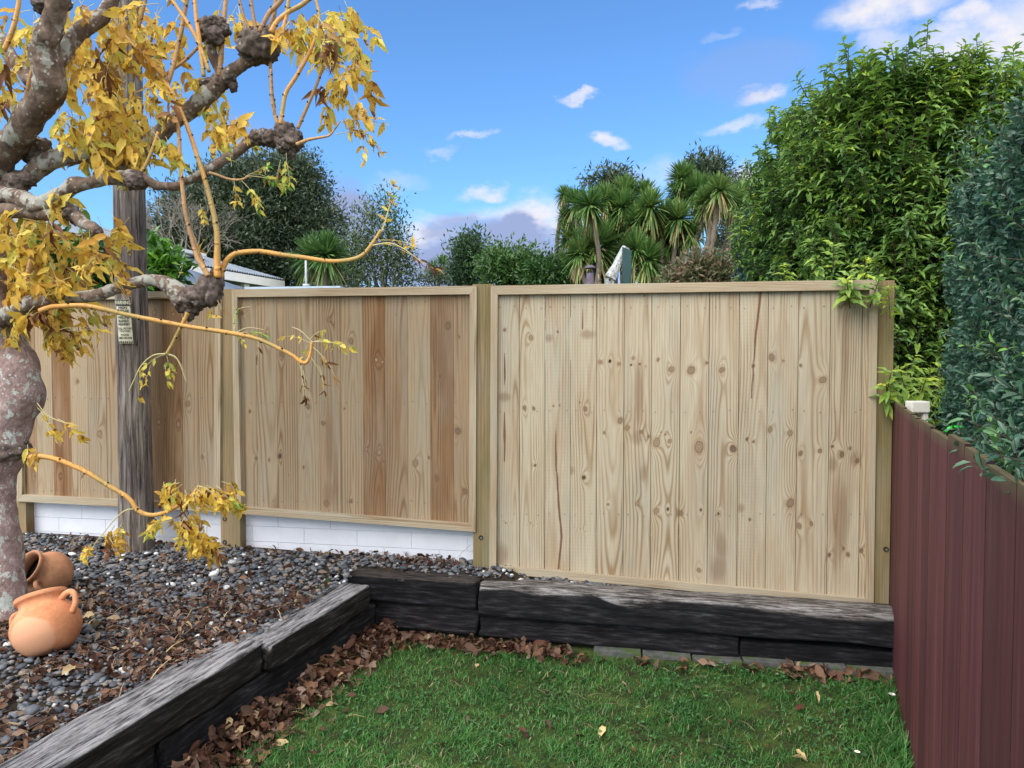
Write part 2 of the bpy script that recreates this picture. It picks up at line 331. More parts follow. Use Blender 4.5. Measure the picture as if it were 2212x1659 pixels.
RED = red_mat(); EDGE = plain('painted_groove_shade', (.03, .014, .015), .9)  # EDGE: near-black colour puts gap shade into paling edges and backing sheet
def bark_mat(name, base, pale, lo, hi, rough_cols=False, sc_=1.0):
    m = M(name, .9, .15)
    c = m.ramp(m.noise((22*sc_, 22*sc_, 16*sc_), 5, .65, .8), [(.3, base[0]), (.55, base[1]), (.75, base[2])])
    l1 = m.math('ADD', m.noise((15*sc_, 15*sc_, 11*sc_), 5, .62, .3), m.math('MULTIPLY', m.attr('lich'), .12))
    c = m.mix(m.mr(l1, lo, hi), c, m.mix(m.noise((60, 60, 60), 3), pale, tuple(x*.72 for x in pale)))
    dots = m.n('ShaderNodeTexVoronoi'); m.set(dots.inputs['Vector'], m.co((38*sc_,)*3)); dots.inputs['Scale'].default_value = 1
    c = m.mix(m.math('MULTIPLY', m.mr(dots.outputs['Distance'], .26, .18), m.mr(l1, lo-.14, lo-.02)), c, pale)
    m.col(c); m.bump(m.noise((55*sc_, 55*sc_, 40*sc_), 5, .7), .7, .012); return m.m
BARK = bark_mat('lichened_ash_bark', ((.17, .115, .10), (.33, .235, .215), (.47, .36, .335)), (.52, .55, .50), .57, .61, sc_=1.35)
BARK2 = bark_mat('branch_bark_with_lichen', ((.07, .050, .040), (.17, .12, .09), (.29, .215, .165)), (.38, .37, .32), .54, .62)
KNOBM = bark_mat('knuckled_pollard_bark', ((.045, .036, .030), (.13, .10, .085), (.25, .20, .175)), (.32, .31, .29), .64, .72)
CANE = M('orange_yellow_cane', .5, .4); CANE.col(CANE.mix(CANE.mr(CANE.noise((70, 70, 70), 4, .7), .56, .66), CANE.mix(CANE.mr(CANE.noise((6, 6, 6), 3), .38, .62), (.60, .29, .065), (.36, .25, .075)), (.25, .13, .05))); CANE.bump(CANE.noise((120, 120, 120), 4), .4, .004); CANE = CANE.m
CANEB = M('brown_young_shoot', .6, .3); CANEB.col(CANEB.mix(CANEB.mr(CANEB.noise((70, 70, 70), 4, .7), .55, .66), CANEB.mix(CANEB.mr(CANEB.noise((6, 6, 6), 3), .38, .62), (.48, .28, .12), (.30, .18, .09)), (.15, .09, .05))); CANEB.bump(CANEB.noise((120, 120, 120), 4), .4, .004); CANEB = CANEB.m
BUD = plain('dark_bud', (.02, .012, .01), .7)
STALK = plain('pale_leaf_stalk', (.48, .42, .20), .6)
GOLD = leafmat('golden_leaf', [(0, (.50, .27, .04)), (.3, (.76, .50, .075)), (.55, (.78, .61, .12)), (.75, (.58, .56, .10)), (.9, (.30, .42, .08)), (1, (.14, .36, .05))], .5, .3, .42, ((.22, .10, .03), 34))
BROWNL = leafmat('withered_leaf', [(0, (.10, .035, .02)), (.6, (.26, .12, .05)), (1, (.55, .36, .12))], .6, .2, .25)
# ------------------------------------------------------------------ ground, lawn, gravel bed
b = MB(); b.add([(-400,-400,-.06),(400,-400,-.06),(400,600,-.06),(-400,600,-.06)], [(0,1,2,3)]); tag(b.build('ground', LAWN), kind='structure')
def zl(x, y): return .062-.017*x+.012*np.sin(x*3.1+1)*np.cos(y*2.7)
def zg(x, y):
    x = np.asarray(x, float); y = np.asarray(y, float)
    return np.where(x <= 0, .352+.045*(np.clip(y, 1.5, 5)-3)-.012*x, .372-.066*x)+.006*np.sin(x*5)*np.cos(y*6)
def sheet(name, x0, x1, y0, y1, fn, mat, st=.05):
    xs = np.arange(x0, x1+st, st); ys = np.arange(y0, y1+st, st); X, Y = np.meshgrid(xs, ys); b = MB(); k = len(xs)
    b.add(np.stack([X, Y, fn(X, Y)], -1).reshape(-1, 3), [(j*k+i, j*k+i+1, (j+1)*k+i+1, (j+1)*k+i) for j in range(len(ys)-1) for i in range(k-1)])
    return b.build(name, mat)
# edge lines of the retaining sleepers (the face towards the lawn)
dA, dB = onz(801, 1262, .385), onz(586, 1392, .385)
eA, eB = onz(569, 1385, .39), onz(123, 1659, .39); eB = eA+(eB-eA)*1.9
aA, aB = onz(712, 1236, .41), onz(1031, 1264, .385)
bA, bB = onz(1031, 1264, .385), onz(1950, 1351, .285)
def linex(y, p, q): return p[0]+(q[0]-p[0])*(y-p[1])/(q[1]-p[1])
lx = lambda y: np.where(y > dB[1], linex(y, dA, dB), linex(y, eA, eB))     # x of the left wall's face at distance y
def ly(x): return np.where(x < aB[0], aA[1]+(aB[1]-aA[1])*(x-aA[0])/(aB[0]-aA[0]), bA[1]+(bB[1]-bA[1])*(x-bA[0])/(bB[0]-bA[0]))
fence_y = lambda x: FY-math.tan(TH)*x
def red_x(y): return .375+.42*y
tag(sheet('lawn', -2.6, 2.6, -.5, 4.4, zl, LAWN), kind='structure')
b = MB(); g = []
xs = np.linspace(-5.5, 1.9, 75)
for i, x in enumerate(xs):
    yb = fence_y(x)+.6
    yf = float(ly(x))+.1 if x > -1.02 else None
    if yf is None:                                                     # the wall line, solved for y at this x
        yy = np.linspace(-1.5, 4.3, 200); c = np.where(lx(yy)-.1 >= x)[0]; yf = yy[c[0]] if len(c) else 4.2
    for t in np.linspace(0, 1, 30): y = yf+(yb-yf)*t; g.append((x, y, float(zg(x, y))-.012))
b.add(g, [(i*30+j, (i+1)*30+j, (i+1)*30+j+1, i*30+j+1) for i in range(74) for j in range(29)])
tag(b.build('gravel_bed', SOIL), kind='structure')
def ico():
    bm = bmesh.new(); bmesh.ops.create_icosphere(bm, subdivisions=2, radius=1); V = np.array([v.co[:] for v in bm.verts]); Fc = [[v.index for v in f.verts] for f in bm.faces]; bm.free(); return V, Fc
ICOV, ICOF = ico()
def in_bed(x, y, m=.0): 
    yf = fence_y(x)
    return ((x < lx(y)-.14-m) & (y < yf-.0) & (y < 6) & (x < -.9)) | ((x >= -.98) & (y > ly(x)+.12) & (y < yf+.3) & (x < 1.8)) | ((x<-.9)&(y>4.15)&(y<yf)&(x>-1.3)&(y > aA[1]+.1))
def pebbles():
    n = 52000; x = R.uniform(-4.2, 1.8, n); y = R.uniform(1.3, 5.2, n); px = 1106+F*x/y
    k = in_bed(x, y) & (px > -420) & (px < 2300); x, y = x[k], y[k]; n = len(x)
    s = np.clip(R.lognormal(math.log(.0094), .38, n), .005, .027); z = zg(x, y)+R.uniform(-.008, .006, n)
    sx = s*R.uniform(.85, 1.4, n); sy = s*R.uniform(.7, 1.1, n); sz = s*R.uniform(.4, .75, n); an = R.uniform(0, 6.28, n); ti = R.normal(0, .25, n)
    V = ICOV[None]*np.stack([sx, sy, sz], -1)[:, None]; ca, sa, ct, st_ = np.cos(an)[:, None], np.sin(an)[:, None], np.cos(ti)[:, None], np.sin(ti)[:, None]
    X = V[..., 0]*ct+V[..., 2]*st_; Z = -V[..., 0]*st_+V[..., 2]*ct; Y = V[..., 1]
    W = np.stack([X*ca-Y*sa+x[:, None], X*sa+Y*ca+y[:, None], Z+z[:, None]], -1)
    mb = MB(); mb.batch(W, ICOF, n, 0, True, tint=np.where(R.random(n) < .03, 1, R.uniform(0, .9, n))); o = mb.build('pebbles', PEB)
    tag(o, 'dark grey and blue river pebbles covering the raised bed', 'pebbles', kind='stuff')
pebbles()
def litter_pts(mb, x, y, z, L, tl=None, flat=.35, stand=0):
    n = len(x); A = rdir(n)*[1, 1, flat]; A = unit(A); Nn = rdir(n)*[.55, .55, 1]; Nn[:, 2] = abs(Nn[:, 2])+.15
    t = R.random(n)**1.15*.92 if tl is None else tl
    leaves(mb, np.stack([x, y, z], -1)-A*(np.asarray(L)/2)[:, None], A, Nn, L, L*R.uniform(.32, .62, n), T_WAVY, 0, True, curl=R.uniform(-.25, .7, n), tint=t)
    return mb
def litter():
    n = 24000; x = R.uniform(-4, -.3, n); y = R.uniform(1.5, 4.7, n)
    d = vnoise(np.stack([x, y, x*0], -1), 3.2, 3)*.6+vnoise(np.stack([x, y, x*0], -1), 9, 5)*.4
    px = 1106+F*x/y; near = np.clip((3.95-y)/.5, 0, 1)
    pr = np.clip((d-.36)*4, 0, 1)*near*(1.3)+.045+.5*np.clip(1-(fence_y(x)-y)/.12, 0, 1)
    pr = pr+.6*np.clip(1-abs((lx(y)-.25)-x)/.12, 0, 1)*near
    k = (R.random(n) < pr) & in_bed(x, y, .0) & (px > -420); x, y = x[k], y[k]
    mb = MB(); litter_pts(mb, x, y, zg(x, y)+R.uniform(.006, .028, len(x)), R.uniform(.018, .055, len(x)))
    m = 500; i = R.integers(0, len(x), m); P = np.stack([x[i], y[i], zg(x[i], y[i])+.018], -1); A = rdir(m)*[1, 1, .12]; T2 = (np.array([(0,-.01,0),(0,.01,0),(.5,.012,.08),(.5,-.012,.08),(1,.006,.0),(1,-.006,.0)]), [(0,3,2,1),(3,5,4,2)])
    leaves(mb, P, A, np.tile([0, 0, 1.], (m, 1)), R.uniform(.06, .16, m), .16, T2, 0, False, tint=R.uniform(.5, 1, m))
    tag(mb.build('leaf_litter', LITTER), 'brown dead leaves and stalks scattered over the pebbles', 'leaf litter', kind='stuff')
    mb = MB(); n = 3500; y = R.uniform(.9, 4.12, n); t = np.abs(R.normal(0, .085, n))+.01
    x = lx(y)+t+.02; d = vnoise(np.stack([x, y, x*0], -1), 5, 8); k = (R.random(n) < .45+.9*(d-.3)) & (y < ly(x)-.02) & (1106+F*x/y > -300); x, y, t = x[k], y[k], t[k]
    litter_pts(mb, x, y, zl(x, y)+.012+np.clip(.11-t*.7, 0, .09)*R.uniform(0, 1, len(x)), R.uniform(.028, .082, len(x)), np.clip(R.normal(.5, .25, len(x)), 0, .96), .6)
    n = 560; x = -.95+R.random(n)**1.5*1.25; y = ly(x)-.03-np.abs(R.normal(0, .07, n)); k = x > lx(y)
    x, y = x[k], y[k]; litter_pts(mb, x, y, zl(x, y)+R.uniform(.01, .05, len(x)), R.uniform(.03, .08, len(x)), np.clip(R.normal(.5, .17, len(x)), 0, 1), .5)
    n = 75; x = R.uniform(1.35, 1.93, n); y = ly(x)-.06-np.abs(R.normal(0, .05, n)); k = x < red_x(y)-.02; x, y = x[k], y[k]
    litter_pts(mb, x, y, zl(x, y)+R.uniform(.01, .045, len(x)), R.uniform(.05, .09, len(x)), np.clip(R.normal(.6, .13, len(x)), 0, 1), .45)
    n = 26; x = R.uniform(.1, 1.4, n); y = ly(x)-.09-np.abs(R.normal(0, .05, n)); litter_pts(mb, x, y, zl(x, y)+.03, R.uniform(.05, .09, n), np.clip(R.normal(.6, .15, n), 0, 1), .3)
    n = 170; x = R.uniform(-1.3, 1.8, n); y = R.uniform(1.7, 3.8, n); k = (x > lx(y)+.1) & (x < red_x(y)-.03) & (y < ly(x)-.1); x, y = x[k], y[k]
    litter_pts(mb, x, y, zl(x, y)+.02, R.uniform(.010, .032, len(x)), np.clip(R.normal(.5, .28, len(x)), 0, 1), .3)
    n = 70; x = R.uniform(-1.2, 1.7, n); y = R.uniform(2.2, 3.8, n); k = (x > lx(y)+.1) & (x < red_x(y)-.05) & (y < ly(x)-.1); x, y = x[k], y[k]; n = len(x); A = rdir(n)*[1, 1, .15]
    leaves(mb, np.stack([x, y, zl(x, y)+.026], -1), A, np.tile([0, 0, 1.], (n, 1)), R.uniform(.04, .11, n), .12, T2, 0, False, tint=R.uniform(.8, 1, n))
    tag(mb.build('leaf_litter', LITTER), 'drift of brown dead leaves banked along the foot of the sleepers', 'leaf litter', kind='stuff')
litter()
def grass():
    n = 230000; x = R.uniform(-1.9, 2.1, n); y = 1.2+R.random(n)**.8*2.95
    d = vnoise(np.stack([x, y, x*0], -1), 4.5, 21)*.6+vnoise(np.stack([x, y, x*0], -1), 14, 22)*.4
    k = (x > lx(y)+.06+R.random(n)*.1) & (x < red_x(y)-.015) & (y < ly(x)-.07-.05*R.random(n)) & (R.random(n) < .25+1.5*(d-.22)); x, y, d = x[k], y[k], d[k]; n = len(x)
    nb_ = vnoise(np.stack([x, y, x*0], -1), 3.1, 51)*.6+vnoise(np.stack([x, y, x*0], -1), 11, 52)*.4; bare = np.clip((nb_-.66)*7, 0, .8)+np.exp(-(((x-.75)/.12)**2+((y-3.38)/.06)**2))+np.exp(-(((x-1.35)/.15)**2+((y-3.45)/.05)**2))+np.exp(-(((x-1.15)/.08)**2+((y-2.8)/.05)**2)); k = R.random(n) > bare*1.1; x, y, d = x[k], y[k], d[k]; n = len(x)
    edge = np.clip(1-(red_x(y)-x)/.3, 0, 1); H = R.uniform(.012, .040, n)*(.6+.8*d)*(1+1.5*edge); Wd = R.uniform(.002, .0046, n); an = R.uniform(0, 6.28, n)
    lean = R.uniform(.2, 1.5, n)*H; dx, dy = np.cos(an), np.sin(an); z = zl(x, y)-.004
    P = np.stack([x, y, z], -1); D = np.stack([dx, dy, dx*0], -1); S_ = np.stack([-dy, dx, dx*0], -1); U = np.array([0, 0, 1.])
    c = lambda a: P+D*(lean*a**1.8)[:, None]+U*(H*(a-.25*a*a))[:, None]
    s = lambda a: S_*(Wd*a/2)[:, None]
    V = np.stack([c(0)-s(1), c(0)+s(1), c(.5)+s(.9), c(.5)-s(.9), c(1)], 1)
    tn = np.clip(.05+.55*vnoise(np.stack([x, y, x*0], -1), 2.3, 31)+.25*vnoise(np.stack([x, y, x*0], -1), 9, 32)+R.normal(0, .24, n), 0, .95); tn = np.where(R.random(n) < .035, 1, tn)
    mb = MB(); mb.batch(V, [(0, 1, 2, 3), (3, 2, 4)], n, 0, True, tint=tn); tag(mb.build('grass', GRASSM), 'short green grass of the lawn', 'grass', kind='stuff')
    n = 10000; x = R.uniform(-1.2, 1.9, n); y = R.uniform(1.4, 3.9, n); d = vnoise(np.stack([x, y, x*0], -1), 3.5, 41)
    k = (x > lx(y)+.15) & (x < red_x(y)-.03) & (y < ly(x)-.08) & (R.random(n) < np.clip((d-.45)*3+(x-.2)*.35, 0.02, 1)); x, y = x[k], y[k]; n = len(x)
    mb = MB(); A = rdir(n)*[1, 1, .3]; Nn = rdir(n)*[.3, .3, 1]; Nn[:, 2] = abs(Nn[:, 2])+.3
    leaves(mb, np.stack([x, y, zl(x, y)+R.uniform(.008, .026, n)], -1), A, Nn, R.uniform(.012, .026, n), R.uniform(.010, .018, n), T_SIMPLE, 0, False, tint=R.random(n))
    tag(mb.build('clover', CLOVM), 'small round clover leaves growing through the grass', 'clover', kind='stuff')
grass()
def lawn_leaf(name, label, cat, px, py, L, t, group=None, n=1, Wf=.5):
    p = onz(px, py, .07); z = float(zl(p[0], p[1])); mb = MB()
    litter_pts(mb, np.zeros(n)+R.normal(0, .008*(n > 1), n), np.zeros(n)+R.normal(0, .008*(n > 1), n), np.full(n, .016)+np.arange(n)*.006, np.full(n, L), np.full(n, t), .2)
    o = mb.build(name, LITTER); o.location = (p[0], p[1], z+.012); return tag(o, label, cat, group)
lv = [lawn_leaf('fallen_leaf', 'dry brown curled leaf lying on the lawn grass', 'leaf', px, py, L, t, 'brown leaves lying on the lawn') for px, py, L, t in
      [(823, 1548, .07, .45), (1130, 1585, .05, .4), (1250, 1592, .055, .5), (1185, 1565, .04, .45), (1255, 1618, .06, .55), (955, 1622, .05, .6), (1085, 1300+250, .04, .5),
       (700, 1590, .045, .55), (680, 1640, .05, .4), (1330, 1520, .04, .35), (1365, 1492, .04, .5), (1040, 1410, .04, .6), (1727, 1530, .05, .3), (1865, 1570, .045, .45), (1710, 1500, .04, .4), (1575, 1560, .04, .35), (1765, 1425, .05, .6),
       (900, 1470, .03, .5), (1160, 1440, .035, .5), (760, 1520, .04, .35), (1480, 1610, .04, .45), (640, 1560, .05, .5), (1200, 1500, .03, .5), (1010, 1560, .035, .5)]]
lawn_leaf('fallen_leaf', 'pale cream folded leaf standing in the middle of the lawn', 'leaf', 1300, 1582, .055, 1, None)
lawn_leaf('fallen_leaf', 'small cream leaf on the grass below the folded pale leaf', 'leaf', 1102, 1605, .04, .97)
lawn_leaf('fallen_leaf', 'yellow leaf curled on the grass near the leaf drift', 'leaf', 592, 1565, .06, 1, None, 2)
lawn_leaf('fallen_leaf', 'cream and brown leaf lying mid lawn below the sleepers', 'leaf', 1030, 1445, .05, .96)
lawn_leaf('fallen_leaf', 'cream leaf on the grass between the two daisies', 'leaf', 1768, 1503, .05, .98)
lawn_leaf('fallen_leaf', 'black and yellow leaf near the lower daisy', 'leaf', 1735, 1630, .06, 1, None, 2)
lawn_leaf('fallen_leaf', 'cream leaf among the brown drift beside the left sleepers', 'leaf', 735, 1480, .05, .97, None, 2)
for (px, py, L, lab) in [(188, 1338, .075, 'cream dead leaf on the pebbles right of the front pot'), (208, 1352, .06, 'smaller cream dead leaf touching the one beside the front pot'), (148, 1441, .07, 'pale curled leaf on the pebbles under the front pot'), (158, 1157, .09, 'large brown dead leaf against the white wall left of the pole'), (408, 1352-0, .05, 'yellowish dead leaf on the pebbles above the sleeper joint')]:
    p = onz(px, py, .40); z = float(zg(p[0], p[1])); mb = MB(); litter_pts(mb, np.zeros(1), np.zeros(1), np.full(1, .02), np.full(1, L), np.full(1, .6 if 'brown' in lab else .95), .2); o = mb.build('fallen_leaf', LITTER); o.location = (p[0], p[1], z+.008); tag(o, lab, 'leaf')
def daisy(px, py, label, sz):
    p = onz(px, py, .085); z = float(zl(p[0], p[1])); t = empty('daisy', (p[0], p[1], z), label, 'flower')
    mb = MB(); n = 18; an = np.arange(n)*2*math.pi/n; A = np.stack([np.cos(an), np.sin(an), .25+0*an], -1)
    leaves(mb, np.tile([p[0], p[1], z+.034], (n, 1)), A, np.tile([0, 0, 1.], (n, 1)), sz, sz*.35, T_FLAT); mb.build('petals', PETAL, t)
    mb = MB(); mb.add(ICOV*[.004, .004, .003]+[p[0], p[1], z+.036], ICOF); mb.build('flower_centre', YELL, t)
    mb = MB(); mb.tube([(p[0], p[1], z-.005), (p[0]+.003, p[1], z+.033)], .0012, 5); mb.build('stem', CLOVM, t)
PETAL = plain('white_petal', (.85, .85, .85), .6); YELL = plain('yellow_centre', (.7, .5, .05), .6)
daisy(1927, 1491, 'white daisy in the lawn nearer the dark sleepers', .016); daisy(1852, 1617, 'white daisy low in the lawn, half closed', .012)
# ------------------------------------------------------------------ retaining wall of sleepers
def sleeper(p, q, w_, h, mat, label, side=1, cat='sleeper', wmode='top', seed=0, rough=.004, bull=.012, group='sleepers of the retaining wall', band=.02):
    p, q = np.array(p, float), np.array(q, float); L = np.linalg.norm(q-p); X = (q-p)/L; Y = np.cross([0, 0, 1.], X); Y = unit(Y)*side; Z = np.cross(X, Y)*side
    pf = [(0, -h+t*(h-bull)) for t in np.linspace(0, 1, 12)]+[(bull*(1-math.cos(a)), -bull*(1-math.sin(a))) for a in np.linspace(.3, 1.4, 4)]+[(bull+t*(w_-2*bull), 0) for t in np.linspace(0, 1, 16)]+[(w_-bull*(1-math.sin(a)), -bull*(1-math.cos(a))) for a in np.linspace(.3, 1.4, 3)]+[(w_, -h)]
    pf = np.array(pf); k = len(pf); n = max(4, int(L/.02)); xs = np.linspace(0, L, n)
    V = np.zeros((n, k, 3)); V[..., 0] = xs[:, None]; V[..., 1] = pf[None, :, 0]; V[..., 2] = pf[None, :, 1]
    Q = V.copy(); Q[..., 0] *= .12; e = vnoise(Q.reshape(-1, 3), 60, seed).reshape(n, k); e2 = vnoise((V*[.5, 1, 1]).reshape(-1, 3), 9, seed+3).reshape(n, k)
    C = np.array([L/2, w_/2, -h/2]); D = V-C; D[..., 0] = 0; D = D/np.linalg.norm(D, axis=-1, keepdims=True)
    V = V+D*(((e-.6)*2*rough)+(e2-.5)*.014)[..., None]
    V[0, :, 0] += (vnoise(V[0], 25, seed+5)-.3)*.03; V[-1, :, 0] -= (vnoise(V[-1], 25, seed+6)-.3)*.03
    top = np.clip((pf[:, 1]+band)/band, 0, 1) if band > 0 else np.zeros(k); top = np.broadcast_to(top[None], (n, k)).copy()
    if wmode == 'edge': top = np.clip(top*1.0+(e2-.5)*1.5*(pf[None, :, 1] > -h*.75), 0, 1)
    mb = MB(); f = [(i*k+j, i*k+(j+1) % k, (i+1)*k+(j+1) % k, (i+1)*k+j) for i in range(n-1) for j in range(k)]; f += [tuple(range(k-1, -1, -1)), tuple((n-1)*k+j for j in range(k))]
    if side < 0: f = [t[::-1] for t in f]
    mb.add(V.reshape(-1, 3), f, 0, True, top=top.ravel()); o = mb.build('sleeper', mat)
    o.matrix_world = Matrix(((X[0], Y[0], Z[0]*side if False else 0, p[0]), (X[1], Y[1], 0, p[1]), (X[2], Y[2], 1, p[2]), (0, 0, 0, 1)))
    return tag(o, label, cat, group)
dn = lambda P, h, o=0, pv=(0, 0, 0): np.array(P)-[0, 0, h]+np.array(pv)*o
ndv = unit(np.cross(unit(dB-dA), [0, 0, 1.]));
if ndv[0] > 0: ndv = -ndv                                              # pointing into the bed
ndv = np.array(ndv)
sleeper(dB, dA, .2, .125, SL_GREY, 'grey weathered sleeper with mossy crack, on top at the wall corner', 1, seed=1, rough=.007)
sleeper(eB, eA, .2, .135, SL_GREY, 'long grey weathered sleeper on top of the left wall, nearest the lawn front', 1, seed=2, rough=.007)
u_ = unit(dA-dB); mid = eA+(eB-eA)*.30
sleeper(mid-[0,0,.145]+ndv*.018, dA+u_*.1-[0,0,.135]+ndv*.018, .19, .14, SL_LOW, 'black lower sleeper under the corner sleeper, leaves at its foot', 1, seed=3, band=0)
sleeper(eB-[0,0,.145]+ndv*.02, mid-u_*.03-[0,0,.145]+ndv*.012, .19, .14, SL_LOW, 'black lower sleeper with a split pale end, under the long grey one', 1, seed=4, band=0)
sleeper(eB-[0,0,.287]+ndv*.03, dA+u_*.1-[0,0,.277]+ndv*.03, .19, .14, SL_LOW, 'bottom black sleeper of the left wall, half buried in leaves', 1, seed=5, band=0)
sleeper(aA, aB-[.004, 0, 0], .2, .145, SL_DARK, 'black tarred sleeper below the white block wall, behind the corner', 1, seed=6, rough=.004)
sleeper(bA+[.004, 0, 0], bB, .2, .165, SL_BROWN, 'long rounded sleeper with bleached edge under the pale fence panel', 1, wmode='edge', seed=7, rough=.005, bull=.035, band=.07)
c0, c1 = aA+(aB-aA)*-.1-[0, 0, .15], bB-[0, 0, .172]; cm = bA+(bB-bA)*.64-[0, 0, .168]; fo = np.array([.01, .03, 0])
sleeper(c0+fo, bA-[0, 0, .155]+fo*.5, .19, .145, SL_LOW, 'black lower sleeper beneath the tarred one, at the inner corner', 1, seed=8, band=0)
sleeper(bA-[0, 0, .167]+fo, cm+fo, .19, .125, SL_LOW, 'dark lower sleeper with grey grain under the bleached sleeper', 1, seed=9, band=0)
sleeper(cm+[.006, 0, 0]+fo*.7, c1+fo*.7, .19, .12, SL_DARK, 'short black lower sleeper beside the dark red fence', 1, seed=10, band=0)
PAV = M('mossy_concrete', .9, .2); _c = PAV.ramp(PAV.noise((25, 25, 25), 5, .7), [(.3, (.05, .055, .055)), (.6, (.11, .115, .11)), (.8, (.17, .17, .16))]); PAV.col(PAV.mix(PAV.mr(PAV.noise((16, 16, 16), 4, .6), .5, .62), _c, (.06, .10, .025))); PAV = PAV.m
pv = ['third paver from the red fence, grey with moss joints', 'second paver from the red fence, half hidden by leaves', 'paver nearest the red fence under brown leaves', 'fourth paver from the red fence, mossy top edge', 'fifth paver from the red fence, low in the grass', 'sixth paver from the red fence, nearly buried in grass']
d_ = unit(bB-bA); 
for i in range(6):
    s0 = bA+(bB-bA)*(1-.118*(i+1)); s1 = s0+d_*(.245); z0 = .062-.012*(s0[0]-1)*.5
    mb = MB(); n2 = np.array([d_[1], -d_[0], 0]); n2 = unit(n2)
    q = [s0+n2*.035, s1+n2*.035, s1-n2*.08, s0-n2*.08]; mb.prism([(p[0], p[1], z0-.09) for p in q], (0, 0, .09+.004*(i % 3))); o = mb.build('paver', PAV)
    tag(o, 'grey concrete '+[pv[2], pv[1], pv[0], pv[3], pv[4], pv[5]][i], 'paver', 'concrete pavers below the sleepers')
# ------------------------------------------------------------------ the timber fence
fence = empty('timber_fence', tuple(FO), 'new pale pine fence of framed vertical boards, stepped over the slope', 'fence', rz=-TH)
def board(mb, s0, s1, zt, zb0, zb1, seed, brown, knots=(), stains=(), patches=(), olive=0, saw=0, y0=0.0, th=.02, a=None, st=.0065):
    """one board: s0..s1 wide, top at zt, bottom edge from zb0 to zb1; knots (s,z,radius,dark)"""
    rs = np.random.default_rng(seed+100); nu = max(4, int((s1-s0)/st)); nvv = max(4, int((zt-min(zb0, zb1))/.010))
    u = np.linspace(0, 1, nu+1); v = np.linspace(0, 1, nvv+1); U, Vv = np.meshgrid(u, v)
    S_ = s0+(s1-s0)*U; Z = (zb0+(zb1-zb0)*U)*(1-Vv)+zt*Vv; uc = S_-(s0+s1)/2
    u0 = rs.uniform(-.05, .05); d0 = rs.uniform(.006, .05); a_ = rs.uniform(-.03, .03) if a is None else a
    wob = vnoise(np.stack([uc*3, Z*1.7, Z*0+seed], -1), 1.0, seed)-.5; wob2 = vnoise(np.stack([uc*12, Z*5, Z*0], -1), 1.0, seed+1)-.5
    rr = np.sqrt((uc-u0-.02*wob)**2+(d0+a_*(Z-1.2)+.05*wob+.008*wob2)**2)
    kn = np.full(S_.shape, 9.0); dk = np.zeros(S_.shape); bd = np.zeros(S_.shape)
    for (ks, kz, kr, kd) in knots:
        asp = rs.uniform(.95, 1.5); ti = rs.uniform(-.5, .5); dd = np.sqrt((((S_-ks)+(Z-kz)*ti*.4)/kr)**2+((Z-kz)/(kr*asp))**2)
        dk = np.where(dd < np.minimum(kn, 1.6), kd, dk); kn = np.minimum(kn, dd)
        bd += kr*1.9*np.exp(-(((S_-ks)/(1.9*kr))**2+((Z-kz)/(3.8*kr))**2))
    stn = np.zeros(S_.shape); pa = np.zeros(S_.shape)
    for pts in stains:
        for (sa, za, wa), (sb, zb, wb) in zip(pts[:-1], pts[1:]):
            t = np.clip((Z-za)/(zb-za+1e-9), 0, 1); inr = (Z <= max(za, zb)) & (Z >= min(za, zb)); cs = sa+(sb-sa)*t; ww = wa+(wb-wa)*t
            stn = np.maximum(stn, np.where(inr, np.clip(1.25-np.abs(S_-cs)/ww*.6, 0, 1), 0))
    for (ps, pz, pr, ph) in patches: pa = np.maximum(pa, np.exp(-(((S_-ps)/pr)**2+((Z-pz)/ph)**2)))
    k = nu+1; V = np.stack([S_, np.full(S_.shape, y0), Z], -1).reshape(-1, 3); vo = rs.random()*5
    fr = 62*rs.uniform(.8, 1.3)
    at_ = dict(ring=((rr-bd)*fr).ravel(), knot=kn.ravel(), dark=dk.ravel(), stain=stn.ravel(), patch=pa.ravel(), vv=Z.ravel())
    cst = dict(seed=seed*3.7 % 50, brown=brown, olive=olive, saw=saw)
    mb.add(V, [(j*k+i, j*k+i+1, (j+1)*k+i+1, (j+1)*k+i) for j in range(nvv) for i in range(nu)], 0, False, **at_, **{n_: np.full(len(V), c_) for n_, c_ in cst.items()})
    q = np.array([(s0, y0, zb0), (s1, y0, zb1), (s1, y0, zt), (s0, y0, zt)]); q2 = q+[0, th, 0]; VV = np.vstack([q, q2])
    mb.add(VV, [(0, 4, 5, 1), (1, 5, 6, 2), (2, 6, 7, 3), (3, 7, 4, 0), (4, 7, 6, 5)], 0, False, knot=9.0+0*VV[:, 0], ring=VV[:, 0]*90+VV[:, 1]*200, **{n_: np.full(8, c_) for n_, c_ in cst.items()})
